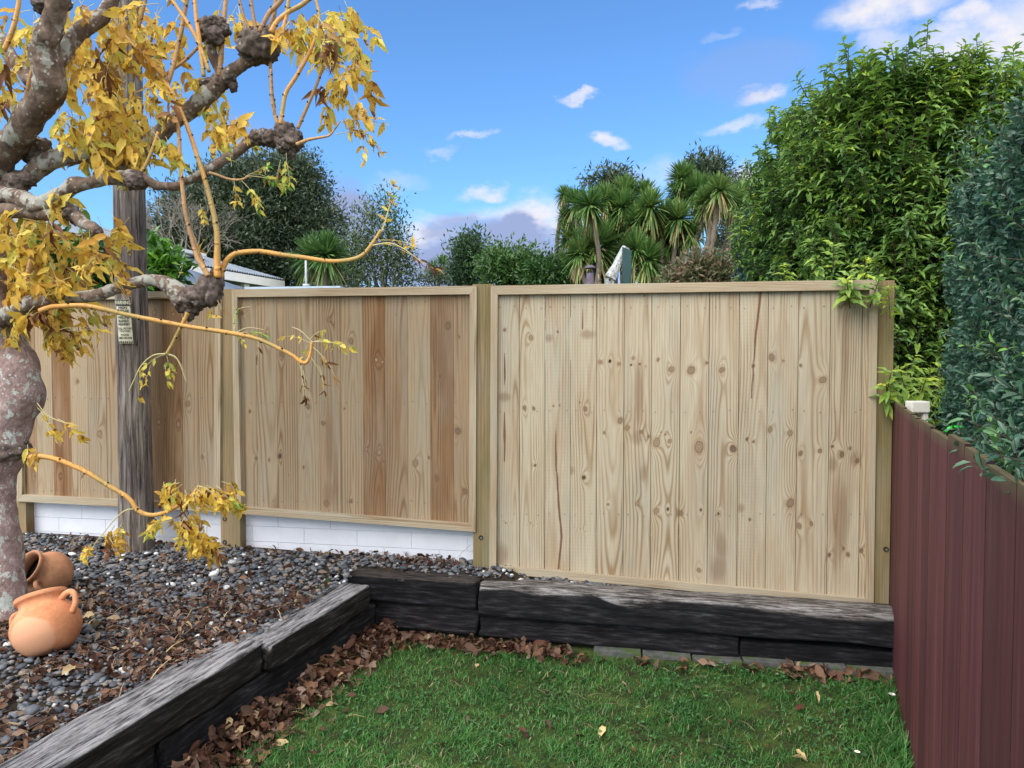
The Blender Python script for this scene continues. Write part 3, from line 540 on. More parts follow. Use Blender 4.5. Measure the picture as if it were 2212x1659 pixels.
def plank(name, quad, y0, y1, seed, brown=0, olive=0, parent=None, vert=True, extra=None):
    """a frame member or post: quad of 4 (s,z) points; wood attributes along its length"""
    mb = MB(); q = np.array([(p[0], y0, p[1]) for p in quad]); V = np.vstack([q, q+[0, y1-y0, 0]])
    rs = np.random.default_rng(seed)
    nseg = 40; out = []; f = []; A_, B_, C_, D_ = q      # A,B near end pair; C,D far pair (A->D and B->C run along the length)
    nw = 6
    for i in range(nseg+1):
        t = i/nseg
        for j in range(nw+1):
            w2 = j/nw; out.append((A_*(1-t)+D_*t)*(1-w2)+(B_*(1-t)+C_*t)*w2)
    out = np.array(out); k = nw+1; al = np.linalg.norm(out-out[0], axis=1); across = np.tile(np.linspace(0, 1, k), nseg+1)*np.linalg.norm(B_-A_)
    wob = vnoise(np.stack([across*0+seed, al*1.5, across*4], -1), 1, seed)-.5
    ring = (np.sqrt((across-rs.uniform(-.02, .06))**2+(.02+.03*wob+.006*al)**2))*110
    z = 0*al
    mb.add(out, [(i*k+j, i*k+j+1, (i+1)*k+j+1, (i+1)*k+j) for i in range(nseg) for j in range(nw)], 0, False, ring=ring, knot=z+9, dark=z, stain=z, patch=z, vv=z, seed=z+seed*2.3 % 40, brown=z+brown, olive=z+olive, saw=z)
    z8 = np.zeros(8); mb.add(V, [(0, 4, 5, 1), (1, 5, 6, 2), (2, 6, 7, 3), (3, 7, 4, 0), (4, 7, 6, 5)], 0, False, ring=V[:, 0]*60+V[:, 2]*3, knot=z8+9, seed=z8+seed*2.3 % 40, brown=z8+brown, olive=z8+olive)
    if extra: extra(mb)
    return mb.build(name, [WOODH if 'rail' in name else WOOD, NAIL, HOLE], parent, local=True)
def disc(mb, s, z, r, y, mat, k=10):
    an = np.arange(k)*2*math.pi/k; V = np.stack([s+r*np.cos(an), np.full(k, y), z+r*np.sin(an)], -1); V2 = V+[0, .004, 0]
    mb.add(np.vstack([V, V2]), [tuple(range(k))]+[(i, k+i, k+(i+1) % k, (i+1) % k) for i in range(k)], mat, False)
def panel(label, corners, seams, ym, browns, knots, stains, patches, saws, fw, seed, gap, nail_px, olv=0):
    TL, TR, BR, BL = [fp(*c, .028) for c in corners]
    p = bpy.data.objects.new('panel', None); COL.objects.link(p); p.parent = fence; p['label'] = label
    ws, wt_, wb = fw
    def zb(s): return BL[1]+(BR[1]-BL[1])*(s-BL[0])/(BR[0]-BL[0])
    mb = MB(); ss = [fp(x, ym)[0] for x in seams]; zt = (TL[1]+TR[1])/2-wt_*.5
    kk = [(*fp(x, y), r, d) for x, y, r, d in knots]; stt = [[(*fp(x, y), w2) for x, y, w2 in l] for l in stains]; pp = [(*fp(x, y), a_, b_) for x, y, a_, b_ in patches]
    for i in range(len(ss)-1):
        s0, s1 = ss[i], ss[i+1]; e = .05
        board(mb, s0+gap/2, s1-gap/2, zt, zb(s0)+wb*.5, zb(s1)+wb*.5, seed+i, browns[i], [k for k in kk if s0-.02 < k[0] < s1+.02], [l for l in stt if s0-.01 < l[0][0] < s1+.01],
              [q for q in pp if s0 < q[0] < s1], olv, saws[i] if i < len(saws) else 0, y0=.001*((i*7) % 3), a=None)
    nb = mb
    for yy in nail_px:
        for i in range(len(ss)-1):
            sw = ss[i+1]-ss[i]
            if sw < .03: continue
            z_ = fp(seams[i]+.5*(seams[i+1]-seams[i]), yy)[1]
            for fr in (.22, .78): disc(nb, ss[i]+sw*fr+random.uniform(-.012, .012), z_+random.uniform(-.008, .008), .0036, -.0015, 1, 6)
    mb.build('boards', [WOOD, NAIL], p, local=True)
    y0, y1 = -.028, -.0015
    iTL, iTR = (TL[0]+ws, TL[1]-wt_), (TR[0]-ws, TR[1]-wt_); iBL, iBR = (BL[0]+ws, zb(BL[0]+ws)+wb), (BR[0]-ws, zb(BR[0]-ws)+wb)
    g = .0012
    plank('frame_rail', [TL, iTL, iTR, TR], y0, y1, seed+31, .03, .05, p); plank('frame_rail', [BL, iBL, iBR, BR][::1], y0, y1, seed+32, .05, .05, p)
    plank('frame_stile', [(BL[0], BL[1]+g), (iBL[0], iBL[1]+g), (iTL[0], iTL[1]-g), (TL[0], TL[1]-g)], y0, y1, seed+33, .06, .08, p)
    plank('frame_stile', [(iBR[0], iBR[1]+g), (BR[0], BR[1]+g), (TR[0], TR[1]-g), (iTR[0], iTR[1]-g)], y0, y1, seed+34, .05, .06, p)
    for fz in (.12, .5, .935):
        z_ = zt*fz+(1-fz)*max(BL[1], BR[1]); mb = MB(); mb.box((ss[0]-.02, .0265, z_-.045), (ss[-1]+.02, .07, z_+.045), knot=9.0); mb.build('back_rail', [WOOD], p, local=True)
Z6 = lambda x, y: (1042.4+x*.397, 603.5+y*.397)
Z7 = lambda x, y: (1481.2+x*.4298, 603.5+y*.4298)
Z5 = lambda x, y: (493.7+x*.3307, 603.5+y*.3307)
Z2 = lambda x, y: (.372*x, 548.6+.372*y)
k6 = [(263,318,19,.1),(228,700,17,.3),(278,703,11,.4),(286,1012,9,.6),(551,1078,20,.75),(560,705,14,.3),(408,285,7,.5),(530,668,6,.7),(693,445,12,1),(640,450,19,.1),(743,460,11,.2),(662,835,9,.3),(750,768,22,.25),
      (683,1225,10,.3),(820,428,15,.1),(808,466,8,.8),(855,460,11,1),(886,475,5,.8),(788,808,18,.2),(864,830,12,.25),(903,855,13,.35),(843,1218,16,.05),(882,90,6,1),(1027,490,20,.15),(955,437,9,.3),(947,887,20,.05),(1018,880,14,.1),
      (995,845,7,1),(972,832,4,1),(945,1260,20,.05),(1008,1250,9,.8),(1135,495,22,.2),(1221,455,13,.5),(1178,912,26,.1),(1188,1255,8,.8),(1080,1272,18,.3),(1178,1583,18,.15),(1303,493,22,.25),(1285,1276,8,.7),
      (1135,832,7,.3),(1364,920,18,.6),(247,1338,4.5,1),(264,1325,4.5,1),(278,1340,4,.9),(295,1332,4.5,1),(503,1350,4.5,1),(517,1362,4,1),(534,1360,4.5,1),(551,1353,4.5,1),(561,1372,4.5,1),(115,1312,4,1),(125,1325,4,1),(134,1329,4,1),(155,1322,5,.9),
      (120,275,9,.4),(385,688,7,.5),(418,686,6,.5)]
k7 = [(340,435,9,.5),(308,803,8,.6),(340,815,7,.5),(322,1207,8,.5),(433,392,17,.25),(491,410,10,.3),(425,755,14,.2),(524,773,17,.15),(525,1125,24,.25),(690,505,22,.2),(578,433,8,.4),(675,862,17,.3),(578,874,17,.35),(570,1240,17,.2),
      (631,1228,11,.3),(812,85,22,.6),(785,880,16,.5),(737,840,9,.6),(826,849,8,.5),(862,912,13,.5),(883,1363,13,.5),(816,1383,14,.4),(722,1385,10,.6),(793,1352,8,.4),(165,1178,8,.7),(240,852,20,.5)]
kR = [(*Z6(x, y), r*.397/F*4.1*(random.uniform(.55, .85) if r > 9 else .8), d) for x, y, r, d in k6]+[(*Z7(x, y), r*.4298/F*4.0*(random.uniform(.55, .85) if r > 9 else .8), d) for x, y, r, d in k7]
sR = [[(*Z6(x, y), w2) for x, y, w2 in l] for l in [[(120,400,.002),(121,500,.005),(121,580,.002)],[(120,720,.002),(119,850,.006),(120,990,.003)],[(405,1050,.004),(412,1200,.005),(430,1400,.005),(412,1582,.004)],[(402,780,.002),(398,900,.004),(402,1050,.004)],[(548,80,.002),(545,270,.003)]]]
sR += [[(*Z7(x, y), w2) for x, y, w2 in l] for l in [[(378,60,.005),(365,170,.005),(350,300,.005),(342,430,.003),(330,600,.003)]]]
pR = [(*Z7(175,1340), .035, .10), (*Z7(160,1450), .05, .10), (*Z6(120,640), .05, .03), (*Z6(360,320), .03, .03), (*Z6(570,300), .05, .03), (*Z6(840,860), .04, .05), (*Z7(740,930), .03, .05), (*Z7(850,900), .03, .05), (*Z6(100,1500), .05, .08), (*Z6(870,1060), .02, .06), (*Z7(780,1200), .05, .3), (*Z7(275,1150), .03, .03), (*Z6(850,620), .03, .2), (*Z6(480,1040), .03, .03), (*Z7(800,400), .02, .4)]
panel('widest and palest fence panel with fine gaps between its boards', [(1060, 617), (1897, 604), (1887, 1313), (1057, 1237)],
      [1072, 1121.8, 1177, 1231.8, 1288.5, 1347.3, 1406.4, 1468, 1530, 1594.7, 1656.6, 1721.9, 1790.7, 1859.4, 1875], 930,
      [.02, .0, .03, .0, .03, .04, .0, .0, .02, .0, .02, .03, .05, .03], kR, sR, pR, [.12, .12, .3, .3, 0, 0, 0, 0, 0, .3, 0, 0, 0, 0], (.040, .052, .043), 1, .0035, [664, 888, 1112])
k5 = [(90,222,15,.5),(245,372,22,.3),(350,490,18,.45),(657,262,19,.3),(797,402,20,.3),(140,862,11,.6),(520,830,18,.4),(617,940,17,.4),(335,1155,16,.8),(490,1228,9,.5),(180,1168,13,.5),(1433,303,20,.5),(1380,630,9,.8),(1497,990,24,.5),(1220,1200,21,.2),
      (1363,1298,13,.5),(1548,1385,16,.4),(757,845,8,.5),(1308,1165,9,.6),(640,1465,18,.3),(797,1450,11,.4),(965,525,16,0),(1005,540,12,0),(985,1130,16,0),(960,1155,10,.1),(900,1110,12,0),(262,1180,8,.3),(1015,1190,6,.8),(1088,230,4,1),(1510,375,6,.9),(400,1278,5,.9)]
k2 = [(895,340,16,0),(1005,350,16,0),(920,975,18,0),(962,960,8,.4),(1035,990,18,0),(1090,870,22,.3),(450,740,16,.4),(360,1050,18,.4),(575,1045,20,.2),(350,1290,16,.5),(1175,1180,14,.4),(480,1290,10,.4),(200,1290,10,.4)]
kM = [(*Z5(x, y), r*.3307/F*4.45*.75, d) for x, y, r, d in k5]; kL = [(*Z2(x, y), r*.372/F*4.7*.6, d) for x, y, r, d in k2]
panel('middle fence panel with two reddish brown boards towards its right', [(499, 625), (1029.5, 617), (1027, 1149), (508, 1109)],
      [511, 554.5, 598.9, 644.5, 690.1, 736.8, 784, 831.7, 880.6, 929.5, 979.8, 1016], 901, [.42, .34, .46, .34, .52, .40, .98, .66, .28, .95, .55], kM, [], [(*Z5(300, 1500), .03, .1), (*Z5(660, 1100), .03, .3), (*Z5(660, 1400), .05, .1), (*Z5(1380, 1400), .04, .2), (*Z5(1390, 560), .03, .2), (*Z5(1100, 800), .02, .4)], [0]*11, (.040, .048, .045), 40, .0012, [654, 870, 1084], .24)
panel('left fence panel behind the old pole and the ash tree', [(37, 634), (476.5, 627), (475, 1106), (36, 1083)],
      [41, 78, 113.5, 152.5, 190.5, 229, 262, 294, 323.6, 351.5, 394, 428, 466], 883, [.75, .28, 1.0, .26, .45, .45, .5, .5, .85, .95, .42, .44], kL, [], [], [0]*12, (.040, .045, .045), 70, .0012, [650, 860, 1060], .24)
def post(label, x0, x1, yt, yb, depth, seed, holes=(), brown=.1, olive=.9, zl_=None):
    s0, s1 = fp(x0, yt)[0], fp(x1, yt)[0]; zt = fp((x0+x1)/2, yt)[1]; z0 = fp((x0+x1)/2, yb)[1]
    def ex(mb):
        for (hx, hy) in holes:
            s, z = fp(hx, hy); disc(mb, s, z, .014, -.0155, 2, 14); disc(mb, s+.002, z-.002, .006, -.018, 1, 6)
    o = plank('post', [(s0, z0-.3), (s1, z0-.3), (s1, zt), (s0, zt)], -.012, depth, seed, brown, olive, fence, extra=ex); o['label'] = label
post('olive brown post between the middle and palest panels', 1022, 1066, 614, 1240, .09, 201, [(1040, 1160), (1041, 1230)], .0, 1.0)
post('brown post between the left and middle panels', 472, 514, 625, 1187, .09, 202, [(488, 1120), (488, 1170)], .3, .75)
post('wide olive post at the right end, beside the dark red fence', 1886, 1931, 606, 1318, .10, 203, [(1912, 1185)], .0, 1.0)
post('post at the left end, behind the ash trunk', 6, 48, 632, 1160, .09, 204, [], .3, .8)
# ------------------------------------------------------------------ white block wall behind the fence foot
wall = MB(); sL, sR_ = -5.2, fp(1030, 1100)[0]+.02; H0 = .28; ch, bl = .0965, .345
wall.box((sL, .062, H0), (sR_, .20, .775), 0)
for c in range(5):
    s = sL-(.5*bl if c % 2 else 0)+.09
    while s < sR_:
        a, e = max(s, sL)+.001, min(s+bl, sR_)-.001
        if e-a > .02: wall.prism([(a, .055+random.uniform(0, .0015), H0+c*ch+.0015), (e, .055+random.uniform(0, .0015), H0+c*ch+.0015), (e, .0565, H0+(c+1)*ch-.002), (a, .0565, H0+(c+1)*ch-.002)], (0, .012, 0))
        s += bl
o = wall.build('block_wall', WHITEW); o.location = tuple(FO); o.rotation_euler.z = -TH; tag(o, 'low white painted block wall showing beneath the fence panels', 'wall')
# ------------------------------------------------------------------ dark red paling fence
def red_fence():
    d = unit(np.array([.42, 1, 0])); n = np.array([-d[1], d[0], 0])        # n points to the lawn side
    t = empty('paling_fence', (red_x(2.0), 2.0, 0), 'dark red stained fence of upright palings running along the right', 'fence')
    far = (3.90-.375*0)/1; L0 = np.array([red_x(3.93), 3.93, 0]); i = 0; s = 0.0; rng = np.random.default_rng(5)
    edges = [3.93, 3.60, 3.40, 3.10, 2.93, 2.86, 2.70, 2.54, 2.36, 2.19, 1.93, 1.668, 1.408, 1.15, .89, .63, .36, .08]
    rnd = [1, 0, 1, 0, 1, 0, 1, 0, 1, 0, 1, 0, 1]
    for a, b_ in zip(edges[:-1], edges[1:]):
        mb = MB(); off = .0; gp = .004; ga, gb = ((.010, .003) if (i % 2 or i > 8) else (.003, .004))
        pa, pb = np.array([red_x(a), a, 0])+n*off-d*ga/2, np.array([red_x(b_), b_, 0])+n*off+d*gb/2; ztop = 1.385+rng.uniform(-.010, .010)
        nz_ = 34; V = []
        for k in range(nz_+1):
            z = -.06+(ztop+.06)*k/nz_; V += [pa+[0, 0, z], pb+[0, 0, z]]
        V = np.array(V); W = V-n*.016; nn = len(V); f = [(2*k+1, 2*k, 2*k+2, 2*k+3) for k in range(nz_)]; f = [q[::-1] for q in f]
        f2 = [tuple(nn+x for x in q[::-1]) for q in f]; sides = [(2*k, nn+2*k, nn+2*k+2, 2*k+2) for k in range(nz_)]+[(2*k+1, 2*k+3, nn+2*k+3, nn+2*k+1) for k in range(nz_)]
        topf = [(nn-2, nn-1, 2*nn-1, 2*nn-2)]; VV = np.vstack([V, W]); z = VV[:, 2]
        moss = np.clip((z-ztop+.012)/.012, 0, 1)*.7
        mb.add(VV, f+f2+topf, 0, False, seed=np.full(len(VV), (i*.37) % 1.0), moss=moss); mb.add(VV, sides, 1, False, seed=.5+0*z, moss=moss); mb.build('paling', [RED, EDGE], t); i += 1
    mb = MB()
    pa, pb = np.array([red_x(3.93), 3.93, -.05])-n*.0175, np.array([red_x(.1), .1, -.05])-n*.0175; mb.prism([pa, pb, pb+[0, 0, 1.42], pa+[0, 0, 1.42]], -n*.002, 0, seed=0.0); mb.build('groove_shade_sheet', EDGE, t); mb = MB()  # dark sheet added behind the palings so the gaps look shaded
    for z in (.3, 1.2):
        pa, pb = np.array([red_x(3.9), 3.9, z])-n*.021, np.array([red_x(.1), .1, z])-n*.021
        mb.prism([pa, pb, pb+[0, 0, .07], pa+[0, 0, .07]], -n*.045, 0, seed=0.3)
    mb.build('rail', RED, t)
red_fence()
WP = plain('cream_plastic', (.72, .70, .62), .4, .4, .04)
p = at(1968, 905, 3.55); mb = MB(); mb.box((0, 0, -.3), (.075, .05, -.30+.26)); mb.box((0.05, 0, -.04), (.075, .05, .0)); mb.box((-.012, -.01, .0), (.077, .055, .055)); o = mb.build('post_cap', WP); o.location = (p[0]+.01, p[1], p[2]+.03)
bv = o.modifiers.new('b', 'BEVEL'); bv.width = .005; bv.segments = 2
tag(o, 'cream plastic bracket poking up behind the dark red fence', 'bracket')
GS = plain('bright_green_plastic', (.02, .75, .03), .35, .5, .03); p = at(2052, 921, 2.62); mb = MB(); mb.tube([p+[-.015, .0, -.02], p+[.0, .0, -.006], p+[.03, .01, -.004], p+[.06, .02, -.006]], [.004, .006, .006, .005], 8); tag(mb.build('hose', GS), 'bright green plastic hose showing over the dark red fence', 'hose')
# ------------------------------------------------------------------ old timber pole with its signs
def pole():
    base = at(296, 1187, 4.50); top = at(264, -260, 4.46); z0 = .40
    P0 = np.array([base[0], base[1], z0]); r0 = .0955
    m = M('split_grey_pole_timber', .9, .15); g = m.noise((55, 55, 3.2), 6, .7, .6)
    c = m.ramp(g, [(.34, (.04, .03, .025)), (.44, (.14, .115, .095)), (.56, (.27, .235, .20)), (.7, (.42, .38, .34))])
    c = m.mix(m.mr(m.noise((7, 7, 2), 3), .4, .62), c, m.mix(1, c, (.62, .62, .68), 'MULTIPLY')); m.col(c); m.bump(g, 1.0, .02)
    mb = MB(); n = 150; k = 40; T = np.linspace(0, 1, n); P = P0+(top-P0)*T[:, None]; an = np.arange(k)*2*math.pi/k
    r = r0*(1.03-.16*T+.05*(vnoise(np.stack([T*9, T*0, T*0], -1), 1, 3)-.5))
    V = np.stack([P[:, None, 0]+r[:, None]*np.cos(an), P[:, None, 1]+r[:, None]*np.sin(an), np.repeat(P[:, 2:3], k, 1)], -1)
    Q = np.stack([np.cos(an)[None]+0*r[:, None], np.sin(an)[None]+0*r[:, None], P[:, 2:3]*.35+0*an[None]], -1).reshape(-1, 3)
    crack = np.abs(vnoise(Q, 6.5, 4)-.5)*2; crack = np.clip(crack/.16, 0, 1).reshape(n, k); lump = vnoise(Q, 1.6, 5).reshape(n, k)
    D = V-P[:, None]; V = V+D*((crack-1)*.05+(lump-.5)*.10)[..., None]
    mb.add(V.reshape(-1, 3), [(i*k+j, i*k+(j+1) % k, (i+1)*k+(j+1) % k, (i+1)*k+j) for i in range(n-1) for j in range(k)]+[tuple((n-1)*k+j for j in range(k))], 0, True)
    o = mb.build('utility_pole', m.m); tag(o, 'weathered grey split timber pole rising in front of the fence', 'pole')
    ax = (top-P0)/(top[2]-P0[2]); return P0, ax, r0
PP, PA, PR = pole()
def pole_c(z): return PP+PA*(z-PP[2])
def text_mesh(body, size, bold=0.0, shear=0, sx=1.0):
    cu = bpy.data.curves.new('t', 'FONT'); cu.body = body; cu.size = size; cu.align_x = 'CENTER'; cu.align_y = 'CENTER'; cu.offset = bold; cu.shear = shear; cu.resolution_u = 3
    o = bpy.data.objects.new('t', cu); COL.objects.link(o); dg = bpy.context.evaluated_depsgraph_get(); me = o.evaluated_get(dg).to_mesh()
    V = np.array([v.co[:] for v in me.vertices]); Fc = [tuple(p.vertices) for p in me.polygons]; o.evaluated_get(dg).to_mesh_clear()
    bpy.data.objects.remove(o); bpy.data.curves.remove(cu); V[:, 0] *= sx; return V, Fc
def wrap(V, z0, lean, ang0, rr):                    # V: (x across, z up, depth out); bent round the pole
    zc = z0+V[:, 1]; C = np.array([pole_c(z) for z in zc]); a = ang0+(V[:, 0]+lean*V[:, 1])/rr; q = rr+V[:, 2]
    return np.stack([C[:, 0]+q*np.sin(a), C[:, 1]-q*np.cos(a), zc], -1)
def plate(name, w_, h, z0, a0, mat, label, cat, lean=0, rr=None, lines=(), band=None, stripes=False):
    rr = rr or PR+.009; t = empty(name, tuple(pole_c(z0)-[0, rr, 0]), label, cat); mb = MB()
    nx, nz_ = 8, 16; X, Z = np.meshgrid(np.linspace(-w_/2, w_/2, nx+1), np.linspace(-h/2, h/2, nz_+1)); k = nx+1
    buck = (vnoise(np.stack([X*14, Z*14, X*0], -1), 1, 9)-.5)*.006
    V = np.stack([X, Z, buck], -1).reshape(-1, 3); W1 = wrap(V, z0, lean, a0, rr); V[:, 2] -= .0015; W2 = wrap(V, z0, lean, a0, rr); nn = len(V)
    f = [(j*k+i, j*k+i+1, (j+1)*k+i+1, (j+1)*k+i) for j in range(nz_) for i in range(nx)]; f2 = [tuple(nn+x for x in q[::-1]) for q in f]
    mb.add(np.vstack([W1, W2]), f+f2, 0, True); mb.build('plate', mat, t)
    def bk(x, z): return (vnoise(np.stack([x*14, z*14, x*0], -1), 1, 9)-.5)*.006+.0022
    def quadpatch(part, x0, x1, zz0, zz1, mt, sh=0, e=0):
        mb = MB(); X, Z = np.meshgrid(np.linspace(x0, x1, 7), np.linspace(zz0, zz1, 5)); Xs = X+sh*(Z-zz0); V = np.stack([Xs, Z, bk(Xs, Z)+e], -1).reshape(-1, 3)
        mb.add(wrap(V, z0, lean, a0, rr), [(j*7+i, j*7+i+1, (j+1)*7+i+1, (j+1)*7+i) for j in range(4) for i in range(6)]); return mb.build(part, mt, t)
    if band: quadpatch('header', -w_/2+.001, w_/2-.001, band[0], band[1], BLK)
    if stripes:
        for i in range(7): x0 = -w_/2+.002+i*.0113; quadpatch('stripe', x0, x0+.0058, -h/2+.002, -h/2+.014, BLK, .5)
    for (txt, z, size, sx, bold, shear, white) in lines:
        V, Fc = text_mesh(txt, size, bold, shear, sx); V = np.stack([V[:, 0], V[:, 1]+z, 0*V[:, 0]], -1); V[:, 2] = bk(V[:, 0], V[:, 1])+.0012
        mb = MB(); mb.add(wrap(V, z0, lean, a0, rr), Fc, 0, False); mb.build('lettering', SIGNC if white else BLK, t)
    return t
BLK = plain('black_sign_paint', (.012, .012, .014), .5); SIGNC = plain('faded_cream_sign', (.52, .52, .38), .5, .4, .1, (20, 20, 20)); YEL = plain('yellow_number_plate', (.60, .40, .03), .5, .4)
zt_, zb_ = at(268, 648, 4.40)[2], at(270, 742, 4.40)[2]; h_ = zt_-zb_; w_ = .083
L_ = [('WARNING', .43, .030, .62, .0006, 0, 1), ('HIGH', .315, .021, .95, .0005, 0, 0), ('PRESSURE', .24, .021, .72, .0005, 0, 0), ('GAS', .165, .021, .95, .0005, 0, 0), ('PIPELINE', .09, .021, .82, .0005, 0, 0), ('BURIED', .012, .021, .88, .0005, 0, 0),
      ('NEARBY', -.062, .021, .88, .0005, 0, 0), ('CALL BEFORE', -.155, .0175, .72, .0003, .25, 0), ('YOU DIG', -.215, .0175, .85, .0003, .25, 0), ('PHONE', -.305, .0155, .85, .0003, 0, 0), ('0800 447 449', -.375, .0165, .78, .0004, 0, 0)]
plate('warning_sign', w_, h_, (zt_+zb_)/2, rad(3), SIGNC, 'bent cream warning sign with black header nailed to the old pole', 'sign', lean=-.06, lines=[(a, z*h_, s, sx, b_, sh, wh) for a, z, s, sx, b_, sh, wh in L_], band=(.5*h_-.036, .5*h_-.001), stripes=True)
zt2, zb2 = at(264, 572, 4.40)[2], at(264, 622, 4.40)[2]; h2 = zt2-zb2
plate('number_plate', .030, h2+.02, (zt2+zb2)/2-.01, rad(-2), YEL, 'narrow yellow plate with black digits above the warning sign', 'sign', lines=[(c, (.40-.27*i)*h2, .028, .9, .0006, 0, 0) for i, c in enumerate('1094')])
# ------------------------------------------------------------------ terracotta pots
def pot_mat(name, c1, c2, c3, patch):
    m = M(name, .8, .2); c = m.ramp(m.noise((9, 9, 9), 4, .6), [(.3, c1), (.55, c2), (.75, c3)])
    c = m.scale(c, m.mr(m.noise((60, 60, 60), 4, .6), .3, .7, .92, 1.07)); c = m.mix(m.mr(m.math('ADD', m.attr('patch'), m.math('MULTIPLY', m.noise((14, 14, 14), 3), .25)), .58, .68), c, patch)
    m.col(c); m.bump(m.noise((70, 70, 70), 4), .2, .004); return m.m
DARKI = plain('dark_pot_soil', (.012, .010, .008), .95)
def pot(C, ax, Rm, H, label, mat, hand_dirs, patch_dir=None, hole=None, fill=.55):
    t = empty('terracotta_pot', tuple(C), label, 'pot'); ax = unit(ax); u = unit(np.cross(ax, [0, 1, 0])); v = np.cross(ax, u)
    prof = [(0, .0), (.0, .34), (.03, .56), (.12, .76), (.26, .93), (.42, 1.0), (.56, .97), (.68, .86), (.76, .73), (.81, .66), (.86, .645), (.90, .68), (.925, .735), (.95, .75), (.985, .745), (1.0, .715), (.995, .66), (.95, .60), (.86, .575), (.72, .64), (fill, .85)]
    P = np.array(prof); n = len(P); P2, r2 = catmull(np.stack([P[:, 0], P[:, 1], 0*P[:, 0]], -1), np.zeros(n), 3); P = P2[:, :2]; n = len(P); k = 48; an = np.arange(k)*2*math.pi/k
    V = C+ax*(P[:, 0]*H)[:, None, None]+(u*np.cos(an)[:, None]+v*np.sin(an)[:, None])[None]*(np.maximum(P[:, 1], .001)*Rm)[:, None, None]
    V = V.reshape(-1, 3); pa = np.zeros(len(V))
    if patch_dir is not None: pc = C+ax*H*.34+unit(patch_dir)*Rm; pa = np.exp(-(np.linalg.norm(V-pc, axis=1)/(Rm*.85))**2)
    f = [(i*k+j, i*k+(j+1) % k, (i+1)*k+(j+1) % k, (i+1)*k+j) for i in range(n-1) for j in range(k)]
    mb = MB(); mb.add(V, f, 0, True, patch=pa); mb.build('body', mat, t)
    mb = MB(); mb.add(np.vstack([[C+ax*H*(fill+.01)], C+ax*H*fill+(u*np.cos(an)[:, None]+v*np.sin(an)[:, None])*Rm*.86]), [(0, 1+j, 1+(j+1) % k) for j in range(k)], 0); mb.build('soil', DARKI, t)
    for hd in hand_dirs:
        hd = unit(hd-ax*np.dot(hd, ax)); q = lambda a, b_: C+ax*H*a+hd*Rm*b_
        mb = MB(); mb.tube([q(.78, .62), q(.84, .86), q(.84, 1.06), q(.76, 1.17), q(.62, 1.14), q(.50, .96)], [Rm*.10, Rm*.095, Rm*.09, Rm*.085, Rm*.09, Rm*.10], 12, 0, 6, patch=0); mb.build('handle', mat, t)
    if hole is not None:
        mb = MB(); mb.add(ICOV*.006+hole, ICOF); mb.build('drain_hole', DARKI, t)
    return t
TERR = pot_mat('orange_terracotta', (.48, .19, .085), (.60, .26, .13), (.66, .33, .18), (.62, .32, .185)); TERR2 = pot_mat('weathered_terracotta', (.24, .13, .07), (.40, .19, .10), (.48, .25, .14), (.22, .17, .09))
rg = np.array([1, 0, 0.]); upc = unit(np.array([0, .34, .94]))
Cb = onz(96, 1424, .372)+[0, .045, .010]; a1 = upc*.93-rg*.36
pot(Cb, a1, .134, .25, 'clean orange terracotta pot with two loop handles lying in front of the trunk', TERR, [np.array([1, -.1, .36]), np.array([-1, .1, -.4])], np.array([.0, -1, .1]), at(113, 1404, float(Cb[1])-.118), .5)
c2 = at(98, 1243, 3.83); a2 = unit(np.array([-.40, -.74, .54])); pot(c2-a2*.09+[.022, 0, .0], a2, .122, .225, 'weathered brown terracotta pot tilted on its side behind the trunk', TERR2, [np.array([.38, -.80, -.28])], np.array([.2, -.6, -.7]), None, .62)
# ------------------------------------------------------------------ pollarded golden ash
tree = empty('ash_tree', tuple(onz(12, 1345, .37)+[0, .1, 0]), 'pollarded ash with lichened trunk, knobbly limbs and yellow autumn leaves', 'tree')
def pts(l, d=None):
    P = []; r = []
    for q in l: px, py, Y, rp = q if len(q) == 4 else (q[0], q[1], d, q[2]); P.append(at(px, py, Y)); r.append(rp*Y/F)
    return np.array(P), np.array(r)
def limb(name, l, mat, d=None, k=14, bump=.10, bs=22, seed=0, lich=0, sub=6):
    P, r = pts(l, d); mb = MB(); mb.tube(P, r, k, 0, sub, bump, bs, seed, lich=lich); return mb.build(name, mat, tree)
limb('trunk', [(14, 1400, 3.42, 56), (12, 1345, 3.42, 48), (8, 1290, 3.42, 45), (0, 1180, 3.42, 42), (-9, 1080, 3.42, 37), (-10, 1020, 3.42, 40), (5, 975, 3.42, 47), (14, 940, 3.42, 43), (26, 895, 3.42, 43), (42, 850, 3.41, 47), (38, 800, 3.4, 43), (14, 760, 3.4, 42), (-8, 725, 3.38, 40), (-12, 690, 3.36, 44), (-22, 640, 3.35, 36), (-25, 560, 3.33, 34), (-22, 480, 3.3, 38), (-25, 410, 3.3, 40), (-24, 370, 3.28, 34)], BARK, k=40, bump=.10, bs=11, lich=.1, sub=9)
